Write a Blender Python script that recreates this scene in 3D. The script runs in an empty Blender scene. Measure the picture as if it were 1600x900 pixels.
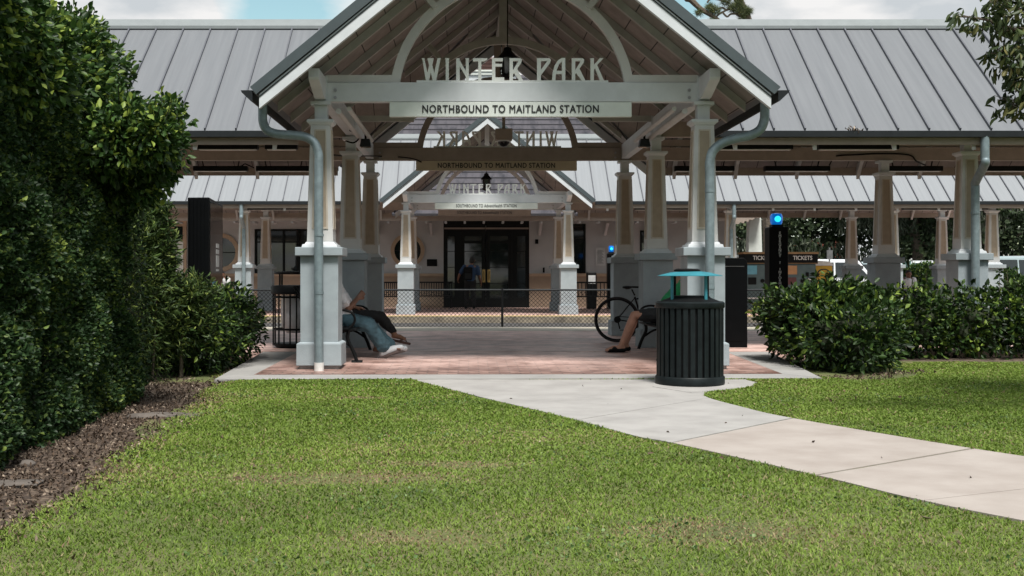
import bpy, bmesh, math, random
import numpy as np
from mathutils import Vector, Matrix
R = math.radians
random.seed(7)
rng = np.random.default_rng(7)
scene = bpy.context.scene
COL = scene.collection

# ------------------------------------------------------------------ camera, world, sun, exposure
H = 1.12
cam_d = bpy.data.cameras.new('camera'); cam = bpy.data.objects.new('camera', cam_d); COL.objects.link(cam)
cam.location = (0, 0, H); cam.rotation_euler = (R(90), 0, 0)
cam_d.sensor_width = 36; cam_d.lens = 40.5; cam_d.shift_x = 0.0425; cam_d.shift_y = -0.0106
cam_d.clip_start = 0.1; cam_d.clip_end = 3000
scene.camera = cam
SUN_EL, SUN_AZ = 63, 166         # veiled sun high behind the photographer's right shoulder
w = bpy.data.worlds.new('World'); scene.world = w; w.use_nodes = True
nt = w.node_tree; nt.nodes.clear()
def N(nt, typ, **kw):
    n = nt.nodes.new(typ)
    for k, v in kw.items():
        if k in n.inputs.keys(): n.inputs[k].default_value = v
        else: setattr(n, k, v)
    return n
sky = N(nt, 'ShaderNodeTexSky'); sky.sky_type = 'NISHITA'; sky.sun_disc = False
sky.sun_elevation = R(SUN_EL); sky.sun_rotation = R(SUN_AZ)
tc = N(nt, 'ShaderNodeTexCoord')
sep = N(nt, 'ShaderNodeSeparateXYZ'); nt.links.new(tc.outputs['Generated'], sep.inputs[0])
zc = N(nt, 'ShaderNodeMath', operation='ADD'); zc.inputs[1].default_value = 0.18; nt.links.new(sep.outputs['Z'], zc.inputs[0])
zm = N(nt, 'ShaderNodeMath', operation='MAXIMUM'); zm.inputs[1].default_value = 0.12; nt.links.new(zc.outputs[0], zm.inputs[0])
dv = N(nt, 'ShaderNodeVectorMath', operation='DIVIDE'); nt.links.new(tc.outputs['Generated'], dv.inputs[0])
cmb = N(nt, 'ShaderNodeCombineXYZ')
for i in range(3): nt.links.new(zm.outputs[0], cmb.inputs[i])
nt.links.new(cmb.outputs[0], dv.inputs[1])
mp = N(nt, 'ShaderNodeMapping'); mp.inputs['Location'].default_value = (0.85, 0.0, 0.35); nt.links.new(dv.outputs[0], mp.inputs[0])
nz = N(nt, 'ShaderNodeTexNoise'); nz.inputs['Scale'].default_value = 1.55; nz.inputs['Detail'].default_value = 9; nz.inputs['Roughness'].default_value = 0.52
nt.links.new(mp.outputs[0], nz.inputs['Vector'])
cr = N(nt, 'ShaderNodeValToRGB'); cr.color_ramp.elements[0].position = 0.36; cr.color_ramp.elements[1].position = 0.54
def hole(az, el, rad, amt, src):
    d = (math.sin(R(az))*math.cos(R(el)), math.cos(R(az))*math.cos(R(el)), math.sin(R(el)))
    v = N(nt, 'ShaderNodeVectorMath', operation='DISTANCE'); nt.links.new(tc.outputs['Generated'], v.inputs[0]); v.inputs[1].default_value = d
    m = N(nt, 'ShaderNodeMapRange', interpolation_type='SMOOTHSTEP'); m.inputs['From Min'].default_value = 0; m.inputs['From Max'].default_value = R(rad)
    m.inputs['To Min'].default_value = amt; m.inputs['To Max'].default_value = 0; nt.links.new(v.outputs['Value'], m.inputs['Value'])
    a = N(nt, 'ShaderNodeMath', operation='ADD'); nt.links.new(src, a.inputs[0]); nt.links.new(m.outputs[0], a.inputs[1]); return a.outputs[0]
cl = nz.outputs['Fac']
cl = hole(-9.2, 12.5, 5.2, -0.24, cl); cl = hole(10.6, 13.6, 2.6, -0.2, cl); cl = hole(-20, 15, 4.0, -0.14, cl); cl = hole(-14.5, 12.8, 4.0, 0.16, cl); cl = hole(17, 13, 7, 0.14, cl)
nt.links.new(cl, cr.inputs[0])
nz2 = N(nt, 'ShaderNodeTexNoise'); nz2.inputs['Scale'].default_value = 3.1; nz2.inputs['Detail'].default_value = 6
nt.links.new(mp.outputs[0], nz2.inputs['Vector'])
cc = N(nt, 'ShaderNodeValToRGB'); cc.color_ramp.elements[0].position = 0.42; cc.color_ramp.elements[1].position = 0.58
cc.color_ramp.elements[0].color = (3.9, 4.15, 4.35, 1); cc.color_ramp.elements[1].color = (5.9, 5.85, 5.8, 1)
nt.links.new(nz2.outputs['Fac'], cc.inputs[0])
skm = N(nt, 'ShaderNodeMix', data_type='RGBA', blend_type='MULTIPLY'); skm.inputs[0].default_value = 1
nt.links.new(sky.outputs[0], skm.inputs[6]); skm.inputs[7].default_value = (1.20, 1.28, 0.98, 1)
mx = N(nt, 'ShaderNodeMix', data_type='RGBA'); nt.links.new(cr.outputs[0], mx.inputs[0])
nt.links.new(skm.outputs[2], mx.inputs[6]); nt.links.new(cc.outputs[0], mx.inputs[7])
bg = N(nt, 'ShaderNodeBackground'); bg.inputs['Strength'].default_value = 0.08
nt.links.new(mx.outputs[2], bg.inputs['Color'])
wo = N(nt, 'ShaderNodeOutputWorld'); nt.links.new(bg.outputs[0], wo.inputs[0])
sl = bpy.data.lights.new('sun', 'SUN'); sl.energy = 3.1; sl.angle = R(15); sl.color = (1.0, 0.96, 0.91)
so = bpy.data.objects.new('sun', sl); COL.objects.link(so)
sd = Vector((math.sin(R(SUN_AZ))*math.cos(R(SUN_EL)), math.cos(R(SUN_AZ))*math.cos(R(SUN_EL)), math.sin(R(SUN_EL))))
so.rotation_euler = sd.to_track_quat('Z', 'Y').to_euler()
scene.view_settings.view_transform = 'Standard'; scene.view_settings.look = 'None'
scene.view_settings.exposure = 0.95; scene.view_settings.gamma = 1
scene.view_settings.use_curve_mapping = False

# ------------------------------------------------------------------ materials
def mat(name, col, rough=0.6, metal=0.0, var=0.12, scale=6.0, bump=0.0, bscale=60.0, spec=0.5, col2=None, stretch=None, emit=None, trans=0.0, coat=0.0, lo=0.35, hi=0.65):
    m = bpy.data.materials.new(name); m.use_nodes = True
    t = m.node_tree; b = t.nodes['Principled BSDF']
    b.inputs['Roughness'].default_value = rough; b.inputs['Metallic'].default_value = metal
    b.inputs['Specular IOR Level'].default_value = spec
    b.inputs['Coat Weight'].default_value = coat
    g = N(t, 'ShaderNodeTexCoord'); mpn = N(t, 'ShaderNodeMapping'); t.links.new(g.outputs['Object'], mpn.inputs[0])
    if stretch: mpn.inputs['Scale'].default_value = stretch
    n = N(t, 'ShaderNodeTexNoise'); n.inputs['Scale'].default_value = scale; n.inputs['Detail'].default_value = 8; n.inputs['Roughness'].default_value = 0.6
    t.links.new(mpn.outputs[0], n.inputs['Vector'])
    r = N(t, 'ShaderNodeValToRGB'); r.color_ramp.elements[0].position = lo; r.color_ramp.elements[1].position = hi
    c2 = col2 if col2 else tuple(min(1, c*(1+var)) for c in col)
    c1 = col if col2 else tuple(c*(1-var) for c in col)
    r.color_ramp.elements[0].color = (*c1, 1); r.color_ramp.elements[1].color = (*c2, 1)
    t.links.new(n.outputs['Fac'], r.inputs[0]); t.links.new(r.outputs[0], b.inputs['Base Color'])
    if bump:
        n2 = N(t, 'ShaderNodeTexNoise'); n2.inputs['Scale'].default_value = bscale; n2.inputs['Detail'].default_value = 5
        t.links.new(mpn.outputs[0], n2.inputs['Vector'])
        bp = N(t, 'ShaderNodeBump'); bp.inputs['Strength'].default_value = bump; bp.inputs['Distance'].default_value = 0.01
        t.links.new(n2.outputs['Fac'], bp.inputs['Height']); t.links.new(bp.outputs[0], b.inputs['Normal'])
    if emit:
        b.inputs['Emission Color'].default_value = (*emit[0], 1); b.inputs['Emission Strength'].default_value = emit[1]
    if trans: b.inputs['Transmission Weight'].default_value = trans
    return m
M = {}
M['white'] = mat('white_trim_paint', (0.55, 0.58, 0.60), 0.5, var=0.07, scale=3, bump=0.05)
M['post'] = mat('cream_post_paint', (0.53, 0.53, 0.52), 0.5, var=0.07, scale=3, bump=0.05)
M['inner'] = mat('shade_greyed_inner_truss', (0.34, 0.34, 0.30), 0.6, var=0.08)  # cream truss paint greyed to carry the shade inside the gable
M['inner2'] = mat('shade_browned_rear_truss', (0.27, 0.235, 0.20), 0.6, var=0.08)  # cream truss paint darkened and browned to look backlit
M['stucco'] = mat('blue_grey_stucco', (0.285, 0.33, 0.352), 0.85, var=0.13, scale=2.2, bump=0.35, bscale=120)
M['tan'] = mat('tan_panel', (0.34, 0.28, 0.21), 0.8, var=0.08, scale=8, bump=0.25, bscale=160)
M['moulding'] = mat('beige_moulding', (0.46, 0.41, 0.34), 0.6)
M['block'] = mat('bare_concrete_block', (0.24, 0.24, 0.24), 0.9, var=0.2, scale=20, bump=0.5)
M['edge'] = mat('slate_roof_edge', (0.045, 0.062, 0.068), 0.6, var=0.08)
M['dark'] = mat('dark_gutter', (0.016, 0.019, 0.021), 0.5, spec=0.2)
M['soffit'] = mat('brown_grey_soffit_boards', (0.255, 0.228, 0.212), 0.8, var=0.16, scale=4)
def add_joints(m):
    t = m.node_tree; b = t.nodes['Principled BSDF']; src = b.inputs['Base Color'].links[0].from_socket
    g = N(t, 'ShaderNodeTexCoord'); sp = N(t, 'ShaderNodeSeparateXYZ'); t.links.new(g.outputs['Object'], sp.inputs[0])
    d = N(t, 'ShaderNodeMath', operation='DIVIDE'); d.inputs[1].default_value = 0.34; t.links.new(sp.outputs['X'], d.inputs[0])
    f = N(t, 'ShaderNodeMath', operation='FRACT'); t.links.new(d.outputs[0], f.inputs[0])
    l = N(t, 'ShaderNodeMath', operation='LESS_THAN'); l.inputs[1].default_value = 0.035; t.links.new(f.outputs[0], l.inputs[0])
    x = N(t, 'ShaderNodeMix', data_type='RGBA'); t.links.new(l.outputs[0], x.inputs[0]); t.links.new(src, x.inputs[6]); x.inputs[7].default_value = (0.03, 0.027, 0.025, 1)
    t.links.new(x.outputs[2], b.inputs['Base Color'])
add_joints(M['soffit'])
M['rafter'] = mat('rafter_paint', (0.34, 0.335, 0.31), 0.6, var=0.08)
M['beam'] = mat('beam_paint', (0.30, 0.25, 0.21), 0.65, var=0.08)
M['galv'] = mat('galvanised_downpipe', (0.20, 0.255, 0.275), 0.5, metal=0.35, var=0.14, scale=14, bump=0.15, bscale=30)
M['blackm'] = mat('black_metal', (0.006, 0.0065, 0.007), 0.5, var=0.2, spec=0.13)
M['kiosk'] = mat('black_kiosk_cladding', (0.004, 0.0045, 0.005), 0.4, var=0.1, spec=0.08)
M['greenm'] = mat('dark_green_metal', (0.008, 0.012, 0.013), 0.5, var=0.3, scale=9, spec=0.2)
M['teal'] = mat('teal_bonnet_paint', (0.03, 0.20, 0.25), 0.5, var=0.12, scale=12)
M['glass_black'] = mat('black_glass', (0.006, 0.008, 0.009), 0.08, spec=0.35)
M['ink'] = mat('black_lettering', (0.012, 0.012, 0.014), 0.6)
M['lettering'] = mat('pale_cut_out_letters', (0.72, 0.74, 0.71), 0.5, var=0.03)
M['signw'] = mat('pale_sign_face', (0.62, 0.66, 0.62), 0.45, var=0.04)
M['signback'] = mat('shaded_sign_face', (0.48, 0.42, 0.30), 0.5, var=0.05)  # duller, yellower copy of the sign face with shade in its colour
M['concrete'] = mat('concrete', (0.27, 0.265, 0.255), 0.9, var=0.12, scale=1.6, bump=0.2, bscale=200)
M['conc_side'] = mat('weathered_concrete', (0.15, 0.15, 0.14), 0.9, var=0.3, scale=7, bump=0.4)
M['curb'] = mat('platform_edge_stone', (0.30, 0.26, 0.20), 0.9, col2=(0.12, 0.105, 0.085), scale=3, bump=0.3)
M['tactile'] = mat('pale_tactile_strip', (0.36, 0.33, 0.27), 0.8, var=0.12, scale=6)
M['yellow'] = mat('worn_yellow_edge', (0.55, 0.42, 0.18), 0.8, var=0.15, scale=6)
M['gravel'] = mat('track_ballast', (0.22, 0.20, 0.18), 0.95, var=0.4, scale=20, bump=0.8)
M['asphalt'] = mat('asphalt', (0.055, 0.055, 0.056), 0.9, var=0.2, scale=5)
M['wall'] = mat('station_stucco', (0.46, 0.465, 0.47), 0.85, var=0.05, scale=1.5, bump=0.3, bscale=40)
M['wains'] = mat('tan_wainscot', (0.27, 0.21, 0.155), 0.85, var=0.07, scale=3)
M['trimtan'] = mat('tan_trim', (0.40, 0.30, 0.21), 0.7, var=0.05)
M['brass'] = mat('brass', (0.45, 0.32, 0.13), 0.3, metal=0.8)
M['winglass'] = mat('window_glass', (0.012, 0.018, 0.019), 0.04, spec=0.7)
M['frame_dk'] = mat('black_green_frame', (0.005, 0.007, 0.007), 0.5, spec=0.2)
M['paper'] = mat('paper', (0.55, 0.56, 0.56), 0.7)
M['lap'] = mat('weathered_lap_roof', (0.080, 0.076, 0.086), 0.9, spec=0.1, col2=(0.020, 0.023, 0.029), scale=1.1, stretch=(3.5, 1, 0.4), lo=0.45, hi=0.75)
M['lapgap'] = mat('roof_shadow_gap', (0.03, 0.03, 0.035), 0.9)
M['louvre'] = mat('brown_louvre', (0.17, 0.10, 0.09), 0.7)
M['plasticw'] = mat('white_plastic', (0.65, 0.65, 0.63), 0.4)
M['bluel'] = mat('blue_lamp', (0.01, 0.12, 0.5), 0.2, emit=((0.0, 0.14, 0.55), 0.35))
M['bluecore'] = mat('blue_lamp_core', (0.0, 0.4, 0.8), 0.2, emit=((0.02, 0.6, 0.9), 0.9))
M['machine'] = mat('teal_grey_machine', (0.075, 0.115, 0.12), 0.5)
M['wood'] = mat('brown_band', (0.28, 0.17, 0.08), 0.6)
M['amber'] = mat('amber_screen', (0.42, 0.22, 0.10), 0.4)
M['bluepaper'] = mat('blue_notice', (0.12, 0.33, 0.42), 0.5)
M['maroon'] = mat('maroon_panel', (0.10, 0.03, 0.03), 0.5)
M['yellowp'] = mat('yellow_plastic', (0.55, 0.33, 0.03), 0.45)
M['skin'] = mat('brown_skin', (0.26, 0.125, 0.075), 0.5, var=0.1, scale=12)
M['skinl'] = mat('light_skin', (0.42, 0.22, 0.15), 0.5, var=0.1, scale=12)
M['skind'] = mat('dark_skin', (0.17, 0.085, 0.055), 0.5, var=0.1, scale=12)
M['hair'] = mat('black_hair', (0.012, 0.01, 0.009), 0.6, var=0.3, scale=60)
M['shirtw'] = mat('white_shirt', (0.66, 0.67, 0.70), 0.85, bump=0.3, bscale=25)
M['jeans'] = mat('blue_denim', (0.050, 0.100, 0.125), 0.9, var=0.3, scale=9, bump=0.5, bscale=22)
M['legg'] = mat('black_leggings', (0.012, 0.012, 0.013), 0.85)
M['greensh'] = mat('green_shirt', (0.02, 0.27, 0.10), 0.85, bump=0.3, bscale=25)
M['shorts'] = mat('black_shorts', (0.018, 0.02, 0.022), 0.85, bump=0.4, bscale=25)
M['navy'] = mat('navy_shirt', (0.025, 0.06, 0.13), 0.85)
M['shoew'] = mat('white_shoe', (0.48, 0.50, 0.52), 0.6)
M['sole'] = mat('shoe_sole', (0.10, 0.075, 0.07), 0.8)
M['brownl'] = mat('brown_leather', (0.09, 0.035, 0.025), 0.5)
M['bark'] = mat('bark', (0.10, 0.08, 0.06), 0.95, var=0.35, scale=12, bump=0.7)
M['bag'] = mat('clear_bin_bag', (0.60, 0.62, 0.64), 0.3, bump=0.8, bscale=12)
M['rubber'] = mat('tyre_rubber', (0.015, 0.015, 0.016), 0.8)
M['carw'] = mat('white_car_paint', (0.62, 0.64, 0.66), 0.25, coat=0.6, var=0.02)
M['cars'] = mat('silver_teal_car_paint', (0.30, 0.38, 0.40), 0.25, coat=0.6, var=0.02)
M['carr'] = mat('mauve_car_paint', (0.22, 0.16, 0.20), 0.25, coat=0.6, var=0.02)
M['stone'] = mat('pale_stone', (0.105, 0.09, 0.078), 0.9, var=0.25, scale=9, bump=0.6)
M['steel'] = mat('steel', (0.35, 0.35, 0.36), 0.3, metal=0.8)
M['brickred'] = mat('red_brick_wall', (0.24, 0.075, 0.05), 0.9, var=0.2, scale=12)
M['core'] = mat('dark_core_mass', (0.026, 0.034, 0.016), 0.95, var=0.4, scale=9, bump=0.8, bscale=20)  # opaque dark core blocks see-through and keeps leaf gaps dark
M['tube'] = mat('fluorescent_tube', (0.6, 0.6, 0.58), 0.4)

# metal roof
def roof_mat(name, c, c2):
    m = mat(name, c, 0.62, metal=0.0, spec=0.22, col2=c2, scale=2.0, stretch=(7, 0.35, 0.0))
    return m
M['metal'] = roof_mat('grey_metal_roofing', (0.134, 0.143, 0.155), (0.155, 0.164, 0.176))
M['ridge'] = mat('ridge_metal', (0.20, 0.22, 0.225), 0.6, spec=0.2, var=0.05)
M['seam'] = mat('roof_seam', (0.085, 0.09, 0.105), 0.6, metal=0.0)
M['metal2'] = roof_mat('pale_metal_roofing', (0.205, 0.218, 0.232), (0.230, 0.243, 0.257))  # same roofing as near; its brighter look at distance is put into the colour

def brick_mat():
    m = bpy.data.materials.new('red_brick_pavers'); m.use_nodes = True; t = m.node_tree; b = t.nodes['Principled BSDF']
    g = N(t, 'ShaderNodeTexCoord'); mpn = N(t, 'ShaderNodeMapping'); t.links.new(g.outputs['Object'], mpn.inputs[0])
    br = N(t, 'ShaderNodeTexBrick'); br.inputs['Scale'].default_value = 1.0
    br.inputs['Brick Width'].default_value = 0.24; br.inputs['Row Height'].default_value = 0.12; br.inputs['Mortar Size'].default_value = 0.009
    br.inputs['Mortar Smooth'].default_value = 0.3; br.inputs['Bias'].default_value = 0.0
    br.inputs['Color1'].default_value = (0.135, 0.062, 0.048, 1); br.inputs['Color2'].default_value = (0.30, 0.185, 0.15, 1); br.inputs['Mortar'].default_value = (0.06, 0.045, 0.038, 1)
    t.links.new(mpn.outputs[0], br.inputs['Vector'])
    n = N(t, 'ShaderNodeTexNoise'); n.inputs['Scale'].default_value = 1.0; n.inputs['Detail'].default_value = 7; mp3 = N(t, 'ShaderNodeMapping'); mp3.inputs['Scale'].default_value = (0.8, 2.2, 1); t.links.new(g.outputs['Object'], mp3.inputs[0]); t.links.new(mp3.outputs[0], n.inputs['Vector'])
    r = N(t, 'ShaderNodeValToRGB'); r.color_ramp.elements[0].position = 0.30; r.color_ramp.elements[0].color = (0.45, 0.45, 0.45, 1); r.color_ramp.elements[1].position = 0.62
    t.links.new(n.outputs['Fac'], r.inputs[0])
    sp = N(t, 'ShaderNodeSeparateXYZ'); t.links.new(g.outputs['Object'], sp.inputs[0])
    mr = N(t, 'ShaderNodeMapRange'); mr.inputs['From Min'].default_value = 13.2; mr.inputs['From Max'].default_value = 15.4; mr.inputs['To Min'].default_value = 0.08; mr.inputs['To Max'].default_value = 1.0  # paler past the front rows: light from behind put into the brick colour
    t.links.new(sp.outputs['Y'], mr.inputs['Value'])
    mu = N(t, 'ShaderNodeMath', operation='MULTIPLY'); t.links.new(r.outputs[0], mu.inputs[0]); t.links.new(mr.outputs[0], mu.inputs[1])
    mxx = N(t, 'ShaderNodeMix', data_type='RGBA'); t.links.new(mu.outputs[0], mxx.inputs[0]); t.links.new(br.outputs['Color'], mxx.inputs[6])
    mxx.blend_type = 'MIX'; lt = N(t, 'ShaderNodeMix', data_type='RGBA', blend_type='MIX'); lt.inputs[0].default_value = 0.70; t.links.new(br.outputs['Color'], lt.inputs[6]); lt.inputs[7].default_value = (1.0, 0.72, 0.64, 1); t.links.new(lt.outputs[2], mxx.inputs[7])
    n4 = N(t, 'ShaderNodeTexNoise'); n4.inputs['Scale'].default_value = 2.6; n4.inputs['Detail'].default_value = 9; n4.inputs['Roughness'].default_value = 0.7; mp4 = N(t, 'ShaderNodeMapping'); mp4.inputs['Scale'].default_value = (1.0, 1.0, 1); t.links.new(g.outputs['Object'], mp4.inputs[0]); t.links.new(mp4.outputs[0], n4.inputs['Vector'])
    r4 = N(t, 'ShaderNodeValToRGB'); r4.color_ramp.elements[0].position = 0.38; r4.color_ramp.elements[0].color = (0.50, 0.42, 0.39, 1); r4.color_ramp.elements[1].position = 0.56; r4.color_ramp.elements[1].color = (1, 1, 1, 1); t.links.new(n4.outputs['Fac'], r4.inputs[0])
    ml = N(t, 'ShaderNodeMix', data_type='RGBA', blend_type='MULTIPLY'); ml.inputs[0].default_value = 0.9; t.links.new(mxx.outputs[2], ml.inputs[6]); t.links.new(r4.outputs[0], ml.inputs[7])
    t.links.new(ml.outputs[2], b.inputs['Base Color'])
    r2 = N(t, 'ShaderNodeMapRange'); r2.inputs['To Min'].default_value = 0.22; r2.inputs['To Max'].default_value = 0.62; t.links.new(n.outputs['Fac'], r2.inputs['Value'])
    t.links.new(r2.outputs[0], b.inputs['Roughness'])
    bp = N(t, 'ShaderNodeBump'); bp.inputs['Strength'].default_value = 0.5; bp.inputs['Distance'].default_value = 0.004; bp.invert = True
    t.links.new(br.outputs['Fac'], bp.inputs['Height']); t.links.new(bp.outputs[0], b.inputs['Normal'])
    return m
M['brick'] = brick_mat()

def path_mat(name, c1, c2):
    m = mat(name, c1, 0.9, col2=c2, scale=2.3, bump=0.25, bscale=220, lo=0.28, hi=0.62)
    return m
M['path_grey'] = path_mat('grey_path_concrete', (0.245, 0.236, 0.226), (0.33, 0.32, 0.307))
M['path_peach'] = path_mat('peach_path_concrete', (0.272, 0.236, 0.210), (0.345, 0.308, 0.280))

def ground_mat(name, stops, scale):
    m = bpy.data.materials.new(name); m.use_nodes = True; t = m.node_tree; b = t.nodes['Principled BSDF']; b.inputs['Roughness'].default_value = 0.95
    g = N(t, 'ShaderNodeTexCoord')
    n = N(t, 'ShaderNodeTexNoise'); n.inputs['Scale'].default_value = scale; n.inputs['Detail'].default_value = 10; n.inputs['Roughness'].default_value = 0.65
    t.links.new(g.outputs['Object'], n.inputs['Vector'])
    r = N(t, 'ShaderNodeValToRGB'); e = r.color_ramp.elements
    e[0].position = stops[0][0]; e[0].color = (*stops[0][1], 1); e[1].position = stops[-1][0]; e[1].color = (*stops[-1][1], 1)
    for p, c in stops[1:-1]:
        q = e.new(p); q.color = (*c, 1)
    t.links.new(n.outputs['Fac'], r.inputs[0]); t.links.new(r.outputs[0], b.inputs['Base Color'])
    n2 = N(t, 'ShaderNodeTexNoise'); n2.inputs['Scale'].default_value = 45; n2.inputs['Detail'].default_value = 6; t.links.new(g.outputs['Object'], n2.inputs['Vector'])
    bp = N(t, 'ShaderNodeBump'); bp.inputs['Strength'].default_value = 0.8; bp.inputs['Distance'].default_value = 0.02
    t.links.new(n2.outputs['Fac'], bp.inputs['Height']); t.links.new(bp.outputs[0], b.inputs['Normal'])
    return m
M['turf'] = ground_mat('turf_soil', [(0.3, (0.06, 0.08, 0.022)), (0.5, (0.10, 0.115, 0.035)), (0.7, (0.13, 0.11, 0.055))], 1.4)
M['mulch'] = ground_mat('brown_leaf_mulch', [(0.3, (0.022, 0.015, 0.011)), (0.5, (0.070, 0.048, 0.034)), (0.68, (0.19, 0.145, 0.105))], 16)
M['terrain'] = ground_mat('terrain', [(0.3, (0.05, 0.07, 0.03)), (0.7, (0.10, 0.11, 0.05))], 0.3)

def leaf_mat(name, c_dark, c_light, c_young, rough=0.48, trans=0.25, attr='rnd'):
    m = bpy.data.materials.new(name); m.use_nodes = True; t = m.node_tree; t.nodes.clear()
    a = N(t, 'ShaderNodeAttribute'); a.attribute_name = attr
    r = N(t, 'ShaderNodeValToRGB'); e = r.color_ramp.elements
    e[0].position = 0.0; e[0].color = (*c_dark, 1); e[1].position = 1.0; e[1].color = (*c_young, 1)
    q = e.new(0.7); q.color = (*c_light, 1)
    t.links.new(a.outputs['Fac'], r.inputs[0])
    b = N(t, 'ShaderNodeBsdfPrincipled'); b.inputs['Roughness'].default_value = rough; b.inputs['Specular IOR Level'].default_value = 0.3
    t.links.new(r.outputs[0], b.inputs['Base Color'])
    tr = N(t, 'ShaderNodeBsdfTranslucent'); t.links.new(r.outputs[0], tr.inputs['Color'])
    ms = N(t, 'ShaderNodeMixShader'); ms.inputs[0].default_value = trans
    t.links.new(b.outputs[0], ms.inputs[1]); t.links.new(tr.outputs[0], ms.inputs[2])
    o = N(t, 'ShaderNodeOutputMaterial'); t.links.new(ms.outputs[0], o.inputs[0])
    return m
M['leaf_vine'] = leaf_mat('ivy_leaf', (0.014, 0.034, 0.013), (0.046, 0.092, 0.030), (0.19, 0.25, 0.05))
M['leaf_crown'] = leaf_mat('glossy_crown_leaf', (0.014, 0.036, 0.010), (0.058, 0.122, 0.026), (0.26, 0.34, 0.06))
M['leaf_hedge'] = leaf_mat('hedge_leaf', (0.010, 0.023, 0.007), (0.044, 0.092, 0.020), (0.22, 0.31, 0.05))
M['leaf_hedge2'] = leaf_mat('clover_leaf', (0.05, 0.10, 0.03), (0.12, 0.20, 0.06), (0.22, 0.30, 0.12), rough=0.5)
M['leaf_spiky'] = leaf_mat('spiky_leaf', (0.025, 0.05, 0.015), (0.085, 0.14, 0.035), (0.26, 0.32, 0.08))
M['leaf_tree'] = leaf_mat('far_tree_leaf', (0.018, 0.032, 0.014), (0.04, 0.065, 0.026), (0.09, 0.12, 0.05), rough=0.7)
M['leaf_moss'] = leaf_mat('grey_moss', (0.06, 0.075, 0.05), (0.11, 0.13, 0.09), (0.18, 0.19, 0.14), rough=0.9)
M['leaf_branch'] = leaf_mat('drooping_leaf', (0.03, 0.05, 0.018), (0.08, 0.11, 0.038), (0.24, 0.21, 0.08), trans=0.2)
M['leaf_pine'] = leaf_mat('pine_needle', (0.05, 0.07, 0.03), (0.12, 0.15, 0.06), (0.22, 0.22, 0.08), rough=0.6)
M['leaf_agave'] = leaf_mat('agave_leaf', (0.10, 0.20, 0.18), (0.16, 0.30, 0.27), (0.25, 0.38, 0.33), rough=0.6)
M['blade'] = leaf_mat('grass_blade', (0.090, 0.150, 0.020), (0.215, 0.310, 0.050), (0.36, 0.30, 0.16), rough=0.6, trans=0.3)
_e = M['blade'].node_tree.nodes['Color Ramp'].color_ramp.elements; _e[2].position = 0.86; _q = _e.new(1.0); _q.color = (0.21, 0.125, 0.08, 1)
M['litter'] = leaf_mat('leaf_litter', (0.03, 0.021, 0.015), (0.115, 0.078, 0.053), (0.38, 0.31, 0.24), rough=0.8, trans=0.05)

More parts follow.
